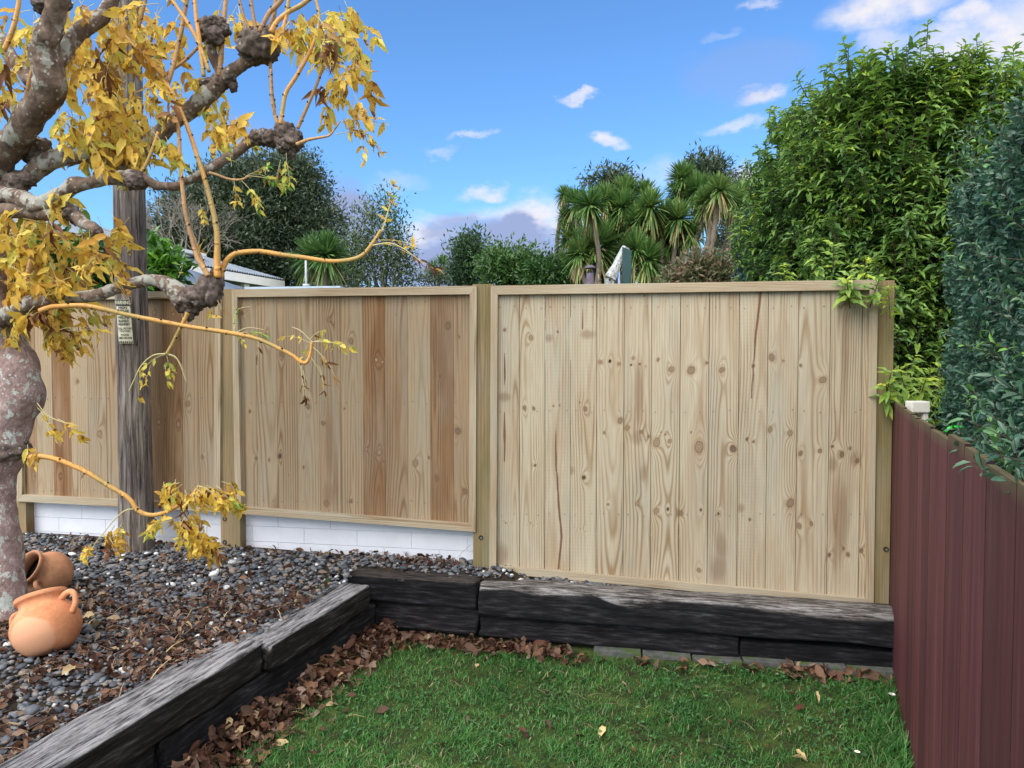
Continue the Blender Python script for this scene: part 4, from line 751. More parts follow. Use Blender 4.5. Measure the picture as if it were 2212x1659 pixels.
B_ = [
 [(-15, 692, 3.34, 24), (18, 680, 3.30, 20), (45, 664, 3.27, 17), (70, 655, 3.24, 18), (93, 649, 3.22, 14), (125, 647, 3.2, 12.5), (156, 643, 3.18, 13), (190, 640, 3.16, 13), (223, 634, 3.15, 13), (255, 622, 3.15, 12.5), (283, 613, 3.15, 12.5), (312, 607, 3.15, 13), (335, 606, 3.15, 13), (362, 614, 3.15, 17), (385, 634, 3.15, 24), (402, 650, 3.15, 27)],
 [(-22, 390, 3.3, 34), (-2, 345, 3.25, 32), (22, 312, 3.2, 29), (45, 286, 3.15, 28), (63, 258, 3.12, 30), (84, 230, 3.08, 29), (100, 205, 3.05, 33), (108, 172, 3.02, 31), (100, 130, 3.0, 32), (98, 104, 2.98, 27), (104, 76, 2.96, 25), (112, 50, 2.95, 23), (122, 20, 2.93, 21), (134, -30, 2.9, 20), (150, -120, 2.9, 17)],
 [(110, 148, 3.02, 18), (135, 118, 3.04, 17), (152, 92, 3.06, 15), (176, 66, 3.08, 17), (205, 48, 3.1, 15), (226, 28, 3.12, 14), (245, -10, 3.14, 14), (270, -60, 3.1, 12)],
 [(-22, 425, 3.3, 30), (20, 398, 3.3, 24), (56, 384, 3.28, 19), (78, 366, 3.26, 20), (100, 351, 3.25, 20), (130, 341, 3.24, 18), (160, 337, 3.24, 17), (190, 337, 3.25, 16), (218, 345, 3.27, 15), (245, 352, 3.3, 15), (275, 364, 3.33, 13)],
 [(262, 352, 3.33, 19), (285, 338, 3.33, 17), (316, 313, 3.32, 18), (340, 294, 3.31, 19), (362, 273, 3.3, 17), (388, 254, 3.29, 16), (412, 238, 3.28, 17), (446, 207, 3.26, 20), (470, 184, 3.25, 18), (490, 163, 3.24, 15), (508, 150, 3.24, 14), (525, 138, 3.23, 13), (545, 122, 3.22, 17)],
 [(487, 164, 3.24, 12), (473, 150, 3.23, 10), (464, 132, 3.22, 9.5), (457, 108, 3.21, 10), (454, 90, 3.2, 13)],
 [(-18, 432, 3.3, 26), (10, 422, 3.25, 19), (37, 425, 3.2, 17), (58, 434, 3.17, 18), (80, 444, 3.15, 19), (102, 436, 3.14, 17), (123, 426, 3.13, 16), (142, 412, 3.12, 16), (160, 401, 3.12, 17), (185, 396, 3.12, 14), (208, 391, 3.12, 13), (232, 386, 3.12, 13), (262, 384, 3.12, 17), (290, 386, 3.12, 19), (308, 383, 3.12, 14)],
 [(308, 383, 3.12, 10), (322, 391, 3.12, 9.5), (340, 401, 3.13, 10), (360, 402, 3.13, 8.5), (379, 403, 3.14, 9), (395, 394, 3.15, 8), (415, 386, 3.15, 9.5), (438, 374, 3.16, 11), (460, 360, 3.17, 10), (480, 348, 3.18, 10.5), (500, 335, 3.19, 11), (522, 318, 3.2, 12), (543, 303, 3.2, 13)],
 [(-15, 462, 3.28, 22), (25, 456, 3.2, 15), (55, 458, 3.18, 14), (100, 463, 3.15, 13), (130, 462, 3.14, 12), (150, 455, 3.13, 15), (165, 468, 3.11, 14), (180, 482, 3.08, 12), (198, 490, 3.06, 11), (212, 502, 3.05, 11)],
 [(-24, 75, 3.35, 14), (0, 88, 3.33, 14), (22, 122, 3.3, 14), (45, 147, 3.27, 14), (71, 182, 3.2, 14)],
 [(60, 340, 3.3, 16), (85, 318, 3.26, 22), (90, 300, 3.25, 18)],
 [(165, 335, 3.24, 12), (190, 322, 3.26, 11), (215, 314, 3.28, 9), (245, 322, 3.3, 8)],
]
for i, l in enumerate(B_): limb('branch', l, BARK2, k=18, bump=.14, bs=26, seed=i+3, lich=.45 if i in (0, 3, 6) else .1, sub=6)
def knob(px, py, Y, lumps, seed):
    mb = MB(); bm = bmesh.new(); bmesh.ops.create_icosphere(bm, subdivisions=4, radius=1); V0 = np.array([v.co[:] for v in bm.verts]); Fc = [tuple(v.index for v in f.verts) for f in bm.faces]; bm.free()
    for j, (dx, dy, rx, ry) in enumerate(lumps):
        C = at(px+dx, py+dy, Y+random.uniform(-.012, .012)); s = np.array([rx, (rx+ry)/2, ry])*Y/F*1.12
        ce = R.normal(size=(70, 3)); ce = unit(ce); dd = np.min(np.linalg.norm(V0[:, None]-ce[None], axis=2), axis=1)      # round bud-like lumps
        e = .30-.95*np.clip(dd, 0, .45)+(vnoise(V0, 3, seed+j)-.5)*.35+(vnoise(V0, 9, seed+j+4)-.5)*.22
        mb.add(C+V0*(1+e)[:, None]*s, Fc, 0, True, lich=0)
    mb.build('knuckle', KNOBM, tree)
knob(420, 640, 3.15, [(-18, 8, 24, 22), (8, 0, 24, 22), (30, -10, 20, 26), (45, -28, 15, 20), (-6, 22, 16, 16), (-12, 38, 9, 13), (48, -45, 11, 12)], 1)
knob(558, 100, 3.22, [(-8, 0, 27, 27), (14, -2, 25, 28), (0, 16, 28, 19), (-16, -22, 18, 14), (16, -26, 18, 13), (22, 18, 14, 13)], 2)
knob(458, 66, 3.2, [(-10, -6, 17, 17), (2, 12, 20, 16), (10, -16, 15, 12), (24, -2, 13, 11), (-14, 8, 11, 14)], 3)
knob(480, 168, 3.24, [(-30, 14, 16, 10), (-6, 8, 14, 14), (14, 2, 13, 14), (24, 20, 7, 9)], 4)
knob(618, 298, 3.2, [(-2, -12, 19, 17), (12, 6, 19, 19), (-6, 14, 14, 14), (8, 30, 9, 12), (24, -4, 9, 9)], 5)
knob(568, 296, 3.2, [(0, 0, 13, 14), (-14, 2, 12, 13), (18, 4, 14, 14), (34, 8, 10, 10)], 6)
knob(292, 388, 3.12, [(0, 2, 19, 15), (-18, 0, 13, 11), (12, 6, 12, 12)], 7)
knob(85, 326, 3.27, [(0, 0, 19, 19), (4, 20, 17, 16), (8, -14, 12, 10)], 8)
knob(38, 395, 3.24, [(0, 0, 20, 17), (20, -8, 16, 14)], 9)
knob(0, 968, 3.42, [(-4, 6, 50, 26), (14, -8, 34, 17)], 10)
knob(152, 458, 3.12, [(0, 0, 15, 14), (14, 14, 12, 12)], 11)
knob(112, 12, 2.95, [(-12, 0, 24, 14), (16, -6, 20, 14)], 13)
knob(210, 500, 3.05, [(0, 0, 9, 9)], 14)
def cane(l, d, mat, k=8, taper=1, buds=True):
    P, r = pts(l, d); mb = MB(); P2, r2 = mb.tube(P, r, k, 0, 6, .04, 60, 1)
    if buds:
        L = np.concatenate([[0], np.cumsum(np.linalg.norm(np.diff(P2, axis=0), axis=1))]); s = .03; i = 0
        while s < L[-1]-.02:
            j = int(np.searchsorted(L, s)); j = min(j, len(P2)-2); T = unit(P2[j+1]-P2[j]); q = unit(np.cross(T, [0, 1, 0]))*(1 if i % 2 else -1)
            D = unit(q*.8+np.array([0, -.75 if i % 3 else -.2, 0])); mb.add(ICOV*np.array([.0034, .0034, .0034])*(.7+r2[j]/.012)+P2[j]+D*r2[j]*.95, ICOF, 1, True)
            mb.add(ICOV*np.array([1, 1, 1])*r2[j]*1.12+P2[j]+D*r2[j]*.1, ICOF, 0, True); s += random.uniform(.075, .11); i += 1
    mb.build('cane', [mat, BUD], tree); return P2
S1 = cane([(476, 600, 6), (480, 583, 6), (489, 564, 6.2), (502, 552, 6), (518, 546, 6), (560, 543, 5.6), (614, 551, 5.2), (661, 557, 5), (709, 564, 5), (744, 563, 4.8), (772, 557, 4.8), (790, 545, 4.6), (803, 528, 4.3), (814, 512, 4), (823, 497, 3.6)], 3.15, CANE)
cane([(470, 600, 8), (469, 560, 7), (469, 510, 6), (463, 468, 5.6), (453, 427, 5.4), (440, 380, 5), (429, 346, 4.8), (414, 300, 4.6), (400, 262, 4.4), (384, 226, 4.2), (362, 184, 4), (327, 138, 3.6), (283, 93, 3.6), (252, 50, 3.4), (238, 25, 3.4), (222, -20, 3.2)], 3.12, CANE)
cane([(450, 596, 6), (438, 576, 5.6), (426, 556, 5.4), (416, 520, 5), (408, 492, 4.6), (400, 455, 4.6), (396, 425, 4.4), (390, 361, 4), (387, 302, 4), (384, 256, 3.6), (382, 230, 3.4)], 3.1, CANEB)
cane([(444, 580, 3), (430, 545, 3), (420, 515, 2.6), (414, 503, 2.2)], 3.14, CANEB)
cane([(406, 676, 6), (402, 684, 4.5), (396, 696, 4.5), (384, 720, 4.3), (372, 744, 4), (365, 756, 3.8), (360, 765, 3.4)], 3.12, CANE)
S5 = cane([(86, 672, 6), (104, 665, 5.5), (123, 662, 5.5), (179, 660, 5.2), (220, 667, 5.2), (262, 677, 5), (310, 687, 5), (357, 696, 5), (410, 706, 4.8), (465, 714, 4.8), (513, 722, 4.6), (558, 733, 4.4), (603, 753, 4.2), (632, 768, 4.2), (647, 780, 4.2), (659, 784, 4), (667, 776, 3.8), (671, 760, 3.2), (673, 740, 2.6)], 3.05, CANE)
S6 = cane([(64, 988, 7), (93, 986, 6), (130, 995, 5.6), (186, 1019, 5.4), (231, 1047, 5.2), (268, 1069, 5), (284, 1083, 5), (294, 1099, 5.2), (312, 1110, 5), (335, 1112, 4.8), (365, 1103, 4.6), (402, 1081, 4.2), (418, 1066, 3.6), (428, 1051, 3)], 3.1, CANE)
up = [[(585, 70, 6), (600, 45, 5), (625, 25, 5), (655, 8, 5), (700, -30, 4)], [(560, 70, 5), (580, 30, 5), (600, 10, 5), (630, -30, 5)], [(592, 232, 4.4), (587, 200, 4), (585, 160, 3.8), (583, 120, 3.6)], [(606, 268, 4.6), (610, 240, 4.4), (618, 200, 4.4), (640, 165, 4.2), (662, 126, 4), (680, 85, 3.6), (690, 40, 3.4), (680, -10, 3)],
      [(600, 268, 4), (593, 245, 4), (588, 215, 3.8), (586, 185, 3.6), (585, 150, 3.4)], [(643, 278, 4), (655, 250, 3.8), (670, 216, 3.6), (685, 180, 3.2), (700, 141, 2.6)], [(440, 165, 4.4), (436, 130, 4.4), (430, 80, 4.2), (424, 40, 4), (420, -10, 3.8)], [(350, 210, 5), (362, 180, 5), (375, 140, 4.8), (385, 95, 4.6), (394, 55, 4.6), (405, -10, 4.4)],
      [(474, 165, 6), (476, 130, 5.5), (480, 90, 5), (484, 45, 4.6), (488, 0, 4.4), (492, -30, 4)], [(452, 155, 4), (438, 115, 4), (418, 70, 4), (396, 35, 3.8), (368, -5, 3.4)], [(555, 75, 4), (548, 40, 4), (542, 0, 3.6), (540, -20, 3.6)], [(575, 80, 5), (590, 40, 5), (596, 0, 4.4), (600, -30, 4)], [(600, 85, 4), (615, 50, 4), (622, 10, 4), (628, -20, 3.6)],
      [(545, 75, 3), (530, 45, 3), (520, 10, 3), (512, -20, 3)], [(330, 190, 3.6), (360, 160, 3.6), (400, 130, 3.4), (430, 100, 3.2)], [(300, 380, 4.5), (318, 350, 4), (332, 315, 4), (342, 285, 3.6)], [(45, 260, 4), (62, 180, 4), (85, 90, 4), (95, 10, 3.6)], [(250, 95, 3), (270, 60, 3), (300, 10, 3), (310, -20, 3)], [(8, 110, 5), (25, 70, 5), (36, 30, 4.6), (44, -20, 4.2)], [(68, 560, 5), (60, 590, 4.6), (48, 640, 4.2)], [(300, 60, 3), (310, 20, 3), (320, -20, 3)]]
for i, l in enumerate(up): cane(l, 3.12+.05*(i % 3), CANEB if i % 3 else CANE)
cane([(452, 373, 3.4), (470, 378, 3), (495, 387, 2.8), (520, 388, 2.6), (540, 380, 2)], 3.12, CANEB, buds=False)
cane([(640, 312, 4), (662, 303, 3.4), (685, 298, 3), (710, 293, 2.4), (722, 280, 1.8), (735, 262, 1.4)], 3.15, CANEB, buds=False)
cane([(600, 78, 4), (618, 92, 3.4), (640, 110, 3.2), (652, 116, 2.4)], 3.2, CANEB, buds=False)
# compound leaves
GL, BL_ = MB(), MB(); STK = GL
def compound(base, d, L, lw, nl, t0, brown=0, droop=.6):
    d = unit(d); P = [np.array(base)]; ns = 6; cur = d.copy()
    for i in range(ns): cur = unit(cur+np.array([0, 0, -droop/ns*1.3])+R.normal(size=3)*.08); P.append(P[-1]+cur*L/ns)
    P = np.array(P); STK.tube(P, np.linspace(.0017, .0008, len(P)), 4, 1, 1, cap=False)
    side = unit(np.cross(cur, R.normal(size=3)*.6+[0, 1, 0])); n = nl//2; pp, aa = [], []
    for i in range(n):
        q = .35+.6*i/max(n-1, 1); j = q*ns; k = int(min(j, ns-1)); B = P[k]+(P[k+1]-P[k])*(j-k); T = unit(P[k+1]-P[k])
        for s in (-1, 1):
            if R.random() < .12: continue
            pp.append(B); aa.append(unit(T*.75+side*s*.75+np.array([0, 0, -.38])+R.normal(size=3)*.22))
    pp.append(P[-1]); aa.append(unit(P[-1]-P[-2]+R.normal(size=3)*.15)); m = len(pp); pp, aa = np.array(pp), np.array(aa)
    Nn = unit(np.array([[0, -.75, .6]]*m)+R.normal(size=(m, 3))*.55); LL = lw*R.uniform(.7, 1.15, m)
    if brown: leaves(BL_, pp, aa, Nn, LL, LL*R.uniform(.2, .38, m), T_WAVY, 0, True, curl=R.uniform(.3, 1.0, m), tint=np.clip(R.uniform(0, .9, m), 0, 1))
    else: leaves(GL, pp, aa, Nn, LL, LL*R.uniform(.36, .48, m), T_WAVY, 0, True, curl=R.uniform(-.15, .45, m), tint=np.clip(t0+R.normal(0, .15, m), 0, 1))
reg = [(215, 110, 105, 110, 78, .3), (60, 60, 62, 62, 26, .45), (30, 170, 40, 80, 18, .45), (285, 45, 50, 50, 16, .35), (205, 250, 80, 60, 52, .4), (285, 265, 55, 50, 20, .5), (345, 90, 45, 60, 10, .35), (60, 480, 70, 34, 30, .45),
       (55, 560, 66, 60, 58, .45), (95, 600, 62, 45, 40, .4), (190, 530, 70, 45, 28, .35), (240, 485, 45, 40, 12, .3), (110, 655, 55, 25, 22, .4), (135, 690, 50, 30, 18, .3), (30, 650, 40, 40, 14, .35), (315, 285, 45, 45, 16, .45),
       (400, 180, 50, 40, 8, .4), (480, 240, 55, 35, 8, .5), (480, 20, 60, 30, 12, .35), (440, 210, 50, 40, 6, .45), (690, 70, 55, 60, 26, .45), (745, 40, 40, 40, 16, .35), (770, 150, 30, 60, 14, .35), (720, 190, 30, 40, 5, .4), (120, 430, 90, 40, 16, .5), (280, 190, 50, 50, 16, .4),
       (650, 30, 50, 30, 12, .4), (150, 260, 40, 40, 8, .6), (370, 20, 40, 30, 8, .35), (150, 20, 90, 40, 20, .35), (270, 330, 40, 25, 6, .6)]
for (cx, cy, rx, ry, n, t0) in reg:
    for _ in range(int(n*.64)):
        a, q = R.uniform(0, 6.28), math.sqrt(R.random()); Y = R.uniform(3.0, 3.75); B = at(cx+rx*q*math.cos(a), cy+ry*q*math.sin(a), Y)
        compound(B, [R.normal()*.6, R.normal()*.4, -.55+R.normal()*.35], R.uniform(.09, .17), R.uniform(.055, .088), 7, t0+R.normal()*.14, R.random() < .06)
def spray(px, py, Y, d, L, lw, nl, t0, brown=0, droop=.6): compound(at(px, py, Y), d, L, lw, nl, t0, brown, droop)
for q in [(725, 290, 3.15, (1, 0, .2), .16, .05, 9, .4, 0), (738, 262, 3.15, (1, 0, .3), .18, .05, 9, .4, 0), (748, 255, 3.15, (.9, .1, -.4), .2, .05, 11, .35, 0), (772, 270, 3.15, (.3, 0, -1), .16, .05, 9, .4, 0), (700, 141, 3.15, (1, 0, .2), .15, .05, 7, .3, 0), (735, 180, 3.15, (.5, 0, -1), .2, .06, 9, .3, 0), (760, 210, 3.15, (.1, 0, -1), .14, .05, 7, .25, 0),
          (618, 330, 3.15, (.1, 0, -1), .1, .045, 7, .75, 0), (606, 345, 3.15, (-.2, 0, -1), .1, .04, 7, .1, 1), (620, 352, 3.15, (.2, 0, -1), .09, .035, 7, .85, 0), (540, 380, 3.12, (1, 0, .0), .16, .034, 13, .85, 0, .5), (530, 382, 3.12, (.7, 0, .5), .12, .034, 11, .88, 0), (520, 388, 3.12, (.8, 0, -.5), .16, .036, 13, .7, 0), (505, 385, 3.12, (.1, 0, -.8), .1, .04, 7, .45, 0),
          (500, 360, 3.12, (-.1, 0, 1), .07, .03, 5, .9, 0, .1), (545, 376, 3.12, (1, .1, .3), .15, .034, 13, .82, 0, .9), (432, 440, 3.12, (.1, 0, -1), .07, .03, 7, .4, 0), (823, 497, 3.15, (.4, 0, .9), .13, .035, 7, .35, 0, .1), (840, 440, 3.15, (.2, 0, .9), .08, .04, 5, .4, 0, .1), (812, 520, 3.15, (.9, 0, .25), .17, .035, 9, .4, 0, .5), (868, 540, 3.15, (1, 0, -.4), .16, .04, 9, .05, 1, .3), (806, 528, 3.15, (1, 0, .05), .13, .03, 5, .3, 0, .2),
          (558, 733, 3.05, (.1, -.3, -1), .09, .03, 5, .1, 1), (505, 718, 3.05, (.1, 0, .9), .1, .02, 9, .95, 0, .2), (510, 720, 3.05, (.9, 0, .35), .14, .022, 11, .95, 0, .4), (505, 718, 3.05, (.7, 0, -.4), .07, .022, 7, .7, 0), (673, 740, 3.05, (.9, 0, .35), .14, .04, 7, .6, 0), (673, 738, 3.05, (1, -.1, -.1), .17, .045, 9, .55, 0, .3), (673, 742, 3.05, (-.9, 0, .5), .12, .03, 7, .35, 0), (676, 750, 3.05, (.8, -.2, -.5), .16, .045, 9, .4, 1), (668, 735, 3.05, (.5, 0, .8), .07, .04, 5, .6, 0), (665, 745, 3.05, (-.3, 0, -.6), .06, .035, 5, .65, 0),
          (650, 785, 3.05, (0, 0, -1), .14, .04, 7, .2, 1), (690, 790, 3.05, (.2, 0, -1), .11, .03, 7, .3, 1), (655, 800, 3.05, (.15, 0, -1), .12, .04, 5, .2, 1), (358, 766, 3.12, (-.8, 0, .1), .14, .035, 7, .6, 0, 1.2), (362, 766, 3.12, (.8, 0, .1), .15, .004, 3, .6, 0, 1.6), (360, 768, 3.12, (.1, -.1, -1), .08, .04, 7, .75, 0), (305, 800, 3.12, (-.4, 0, -1), .12, .035, 5, .55, 0), (356, 790, 3.12, (.3, 0, -1), .07, .035, 5, .65, 0), (325, 790, 3.12, (-.3, 0, -1), .06, .035, 5, .6, 0),
          (60, 960, 3.1, (-.2, 0, -1), .05, .06, 5, .3, 0), (75, 965, 3.1, (.4, 0, -.7), .07, .06, 5, .25, 0), (80, 880, 3.15, (.8, 0, -.5), .13, .04, 5, .3, 0, .4), (125, 905, 3.15, (1, 0, -.3), .12, .05, 7, .3, 0, .4), (90, 905, 3.15, (.7, 0, -.4), .1, .045, 7, .3, 0), (462, 640, 3.13, (.7, 0, -.6), .06, .035, 3, .1, 1), (460, 660, 3.13, (-.1, 0, -1), .05, .045, 3, .4, 0), (385, 600, 3.15, (.4, 0, .9), .05, .03, 3, .9, 0, .1), (428, 555, 3.13, (.1, 0, .8), .08, .03, 3, .4, 0),
          (430, 760-130, 3.13, (.1, -.1, .4), .03, .04, 3, .4, 0)]:
    spray(q[0], q[1], q[2], q[3], q[4], q[5], q[6], q[7], q[8], q[9] if len(q) > 9 else .6)
for (px, py, n, sx, sy, dx, t0) in [(428, 1051, 9, 14, 8, .8, .35), (400, 1060, 9, 22, 14, .1, .4), (380, 1050, 6, 24, 12, -.4, .3), (470, 1060, 9, 26, 14, .9, .35), (490, 1080, 6, 20, 12, .7, .55), (400, 1110, 12, 30, 14, .1, .3), (410, 1145, 14, 32, 20, .3, .3), (440, 1165, 7, 22, 14, .7, .35), (365, 1120, 3, 10, 8, -.3, .7), (225, 1150, 4, 20, 10, -.2, .25), (255, 1130, 3, 14, 10, -.4, .2), (202, 1180, 3, 8, 8, -.2, .3)]:
    for _ in range(n): spray(px+R.normal()*sx*.6, py+R.normal()*sy*.6, R.uniform(3.0, 3.15), (dx+R.normal()*.4, R.normal()*.3, -.5+R.normal()*.35), R.uniform(.05, .1), R.uniform(.035, .055), 7, t0+R.normal()*.12, R.random() < .16)
for l in [[(294, 1099, 1.6), (270, 1103, 1.4), (245, 1125, 1.2), (225, 1150, 1)], [(225, 1150, 1), (208, 1170, 1), (200, 1185, 1)], [(428, 1051, 1.8), (450, 1055, 1.4), (480, 1072, 1.2), (505, 1095, 1)], [(365, 1103, 1.6), (364, 1080, 1.4), (362, 1060, 1)], [(335, 1112, 1.6), (360, 1125, 1.4), (385, 1140, 1)], [(647, 783, 1.2), (652, 810, 1), (658, 840, .8)], [(672, 772, 1), (690, 800, .8), (700, 830, .7)],
          [(358, 764, 2), (330, 768, 1.6), (305, 790, 1.4), (290, 820, 1.2), (278, 845, 1)], [(362, 764, 1.8), (380, 772, 1.4), (392, 795, 1.1), (401, 822, .8)], [(805, 530, 1.5), (840, 525, 1.3), (868, 535, 1.1), (890, 550, .9), (915, 570, .7)], [(825, 500, 1.5), (835, 470, 1.2), (842, 440, 1)], [(80, 870, 1.2), (100, 895, 1.1), (130, 910, 1), (170, 920, .8)], [(507, 718, 1), (505, 690, .9), (515, 668, .8), (540, 662, .6)], [(507, 720, 1), (535, 708, .9), (570, 712, .6)], [(673, 738, 1.1), (650, 715, 1), (630, 706, .7)],
          [(455, 635, 1.2), (470, 650, 1), (478, 668, .8)]]:
    P, r = pts(l, 3.12); STK.tube(P, r, 5, 1, 5, cap=False)
GL.build('leaves', [GOLD, STALK], tree); BL_.build('withered_leaves', BROWNL, tree)
# ------------------------------------------------------------------ planting and buildings beyond the fence
def grn(name, c0, c1, c2, rough=.45, spec=.4, tr=.25): return leafmat(name, [(0, c0), (.5, c1), (1, c2)], rough, spec, tr)
DK = grn('dark_evergreen_leaf', (.018, .034, .018), (.045, .075, .036), (.13, .165, .09)); MID = grn('mid_green_leaf', (.025, .065, .015), (.05, .125, .025), (.10, .20, .045))
OLV = grn('grey_green_leaf', (.035, .06, .03), (.07, .105, .055), (.13, .17, .10)); BUSH = leafmat('tinged_bush_leaf', [(0, (.05, .085, .03)), (.5, (.12, .15, .06)), (.8, (.22, .15, .09)), (1, (.30, .17, .12))])
GLOSS = grn('glossy_bright_leaf', (.03, .10, .015), (.07, .19, .02), (.16, .36, .03), .3, .5); TWIG = plain('brown_twig', (.075, .055, .04), .9); PALET = plain('pale_grey_branch', (.26, .24, .20), .9); STRAPT = plain('cabbage_tree_trunk', (.17, .135, .105), .95)
def crown(lumps, Y, ncl, nlf, L, Wr, mat, name='crown', parent=None, T=T_DIA, spread=.12, tint=(.5, .22), shell=.55, up=.35, dy=1.0, world=None):
    mb = MB(); tot = sum(l[2]*l[3] for l in lumps)
    for (cx, cy, rx, ry) in lumps:
        C = at(cx, cy, Y); rxx, rzz = rx*Y/F, ry*Y/F; ryy = (rxx+rzz)/2*dy; n = max(3, int(ncl*rx*ry/tot))
        d = rdir(n); q = shell+(1-shell)*R.random(n)**.6; q *= .86+.28*vnoise(d*2.2+cx, 1, 3); P = C+d*np.stack([q*rxx, q*ryy, q*rzz], -1)
        t0 = np.clip(tint[0]+R.normal(0, tint[1], n)+.12*d[:, 2], 0, 1)
        Pn = np.repeat(P, nlf, 0)+R.normal(size=(n*nlf, 3))*spread; dn = np.repeat(d, nlf, 0); m = len(Pn)
        A = unit(dn*.7+R.normal(size=(m, 3))*.75+[0, 0, up]); Nn = unit(R.normal(size=(m, 3))*.6+[0, -.3, .8]); LL = L*R.uniform(.6, 1.25, m)
        leaves(mb, Pn, A, Nn, LL, LL*Wr, T, 0, False, tint=np.clip(np.repeat(t0, nlf)+R.normal(0, .14, m), 0, 1))
    return mb.build(name, mat, parent)
def leafy_tree(name, label, cat, lumps, Y, ncl, nlf, L, Wr, mat, trunk, group=None, tmat=None, **k):
    g = at(trunk[0], 900, Y); base = (g[0], g[1], -.05); t = empty(name, base, label, cat, group); crown(lumps, Y, ncl, nlf, L, Wr, mat, parent=t, **k)
    mb = MB(); tw = trunk[1]; zc = at(trunk[0], lumps[0][1], Y)[2]
    mb.tube([base, (g[0]+.1, g[1], zc*.45), (g[0], g[1], zc)], [tw, tw*.8, tw*.4], 8)
    for (cx, cy, rx, ry) in lumps:
        C = at(cx, cy, Y); S0 = np.array([g[0], g[1], max(.5, C[2]*.5)]); mb.tube([S0, (S0+C)/2+R.normal(size=3)*.15, C], [tw*.5, tw*.32, tw*.12], 6)
        for _ in range(trunk[2] if len(trunk) > 2 else 3):
            d = rdir(1)[0]; d[2] = abs(d[2])*.8; e = C+d*np.array([rx, (rx+ry)/2, ry])*Y/F*.95; mb.tube([C, (C+e)/2+R.normal(size=3)*.08*rx*Y/F, e], [tw*.14, tw*.09, tw*.03], 5)
    mb.build('trunk', tmat or TWIG, t); return t
leafy_tree('evergreen_tree', 'tall dark evergreen tree rising behind the grey roofed house', 'tree', [(600, 425, 92, 82), (490, 440, 78, 80), (540, 400, 60, 55), (655, 400, 42, 52), (410, 490, 80, 72), (560, 520, 150, 105), (690, 510, 62, 88), (370, 550, 70, 75), (480, 570, 150, 80), (680, 590, 100, 60), (640, 370, 40, 30), (420, 440, 40, 45)], 24, 5200, 17, .165, .34, DK, (560, .35, 4), spread=.24, shell=.45)
leafy_tree('young_tree', 'slim airy tree with pale branches between the dark tree and the clouds', 'tree', [(810, 560, 70, 65), (845, 520, 38, 70), (835, 450, 26, 45), (775, 520, 26, 60), (765, 600, 50, 40), (800, 470, 24, 34), (865, 570, 26, 60), (860, 610, 30, 40)], 19, 520, 13, .12, .34, grn('olive_green_leaf', (.03, .06, .02), (.06, .105, .035), (.13, .19, .07)), (825, .09, 9), tmat=PALET, spread=.16, shell=.25, tint=(.5, .25))
leafy_tree('evergreen_tree', 'small rounded dark green tree left of the low hedge trees', 'tree', [(1012, 565, 28, 48), (1004, 545, 20, 36), (1026, 540, 18, 34), (1018, 600, 36, 26), (994, 595, 16, 26)], 20, 460, 14, .13, .32, grn('deep_green_leaf', (.02, .05, .02), (.04, .09, .035), (.08, .15, .06)), (1012, .1, 4), spread=.16, shell=.35)
leafy_tree('broadleaf_tree', 'low spreading mid green tree beside the small rounded tree', 'tree', [(1085, 585, 34, 40), (1128, 578, 34, 38), (1072, 570, 22, 26), (1140, 605, 44, 26)], 18, 560, 15, .12, .4, MID, (1100, .1, 4), spread=.18, shell=.35)
leafy_tree('broadleaf_tree', 'low dark green tree left of the cabbage trees, behind the flue', 'tree', [(1190, 595, 44, 26), (1225, 588, 34, 28), (1170, 605, 50, 22), (1260, 605, 44, 28)], 17.5, 520, 15, .12, .4, grn('forest_green_leaf', (.016, .05, .012), (.035, .10, .02), (.07, .16, .035)), (1200, .1, 4), spread=.18, shell=.35)
leafy_tree('evergreen_tree', 'dark crown poking above the left part of the cabbage trees', 'tree', [(1320, 392, 26, 20), (1300, 388, 20, 11), (1345, 392, 22, 14), (1335, 412, 22, 24), (1270, 395, 12, 8)], 21, 190, 12, .17, .3, DK, (1320, .12, 3), spread=.16)
leafy_tree('evergreen_tree', 'round dark crown above the right part of the cabbage trees', 'tree', [(1525, 378, 36, 30), (1510, 368, 26, 20), (1548, 376, 24, 22), (1525, 400, 36, 26)], 22, 340, 12, .18, .3, DK, (1525, .14, 3), spread=.18)
leafy_tree('evergreen_tree', 'brownish green tree between the cabbage trees and the tall hedge', 'tree', [(1590, 395, 16, 16), (1612, 405, 20, 26), (1606, 440, 22, 36), (1580, 500, 34, 45), (1600, 540, 36, 46), (1560, 560, 36, 36)], 20.5, 620, 12, .13, .3, grn('brown_green_leaf', (.03, .04, .015), (.06, .075, .03), (.12, .13, .06)), (1595, .12, 4), spread=.18, shell=.35)
leafy_tree('flowering_bush', 'pinkish green bush topping the fence right of the green post', 'bush', [(1500, 600, 50, 34), (1545, 590, 40, 36), (1580, 600, 36, 34), (1465, 612, 36, 22), (1510, 575, 24, 24), (1535, 620, 80, 40)], 9.5, 900, 10, .075, .42, BUSH, (1520, .05, 3), spread=.07, shell=.5, T=T_DIA)
leafy_tree('shrub', 'bright glossy shrub beside the pole in front of the house', 'shrub', [(345, 575, 30, 38), (325, 545, 18, 20), (370, 590, 22, 28), (330, 600, 34, 26), (362, 560, 12, 20)], 6.5, 120, 8, .12, .42, GLOSS, (345, .02, 3), spread=.05, shell=.4, T=T_SIMPLE, tint=(.45, .3))
leafy_tree('shrub', 'dark glossy shrub showing left of the pole over the fence', 'shrub', [(200, 560, 60, 48), (140, 590, 60, 40), (230, 600, 60, 34), (90, 560, 60, 60), (30, 580, 60, 60)], 6.8, 420, 9, .12, .45, grn('dark_glossy_leaf', (.012, .045, .012), (.03, .10, .02), (.07, .2, .03), .3, .5), (190, .03, 3), spread=.06, shell=.4, T=T_SIMPLE)
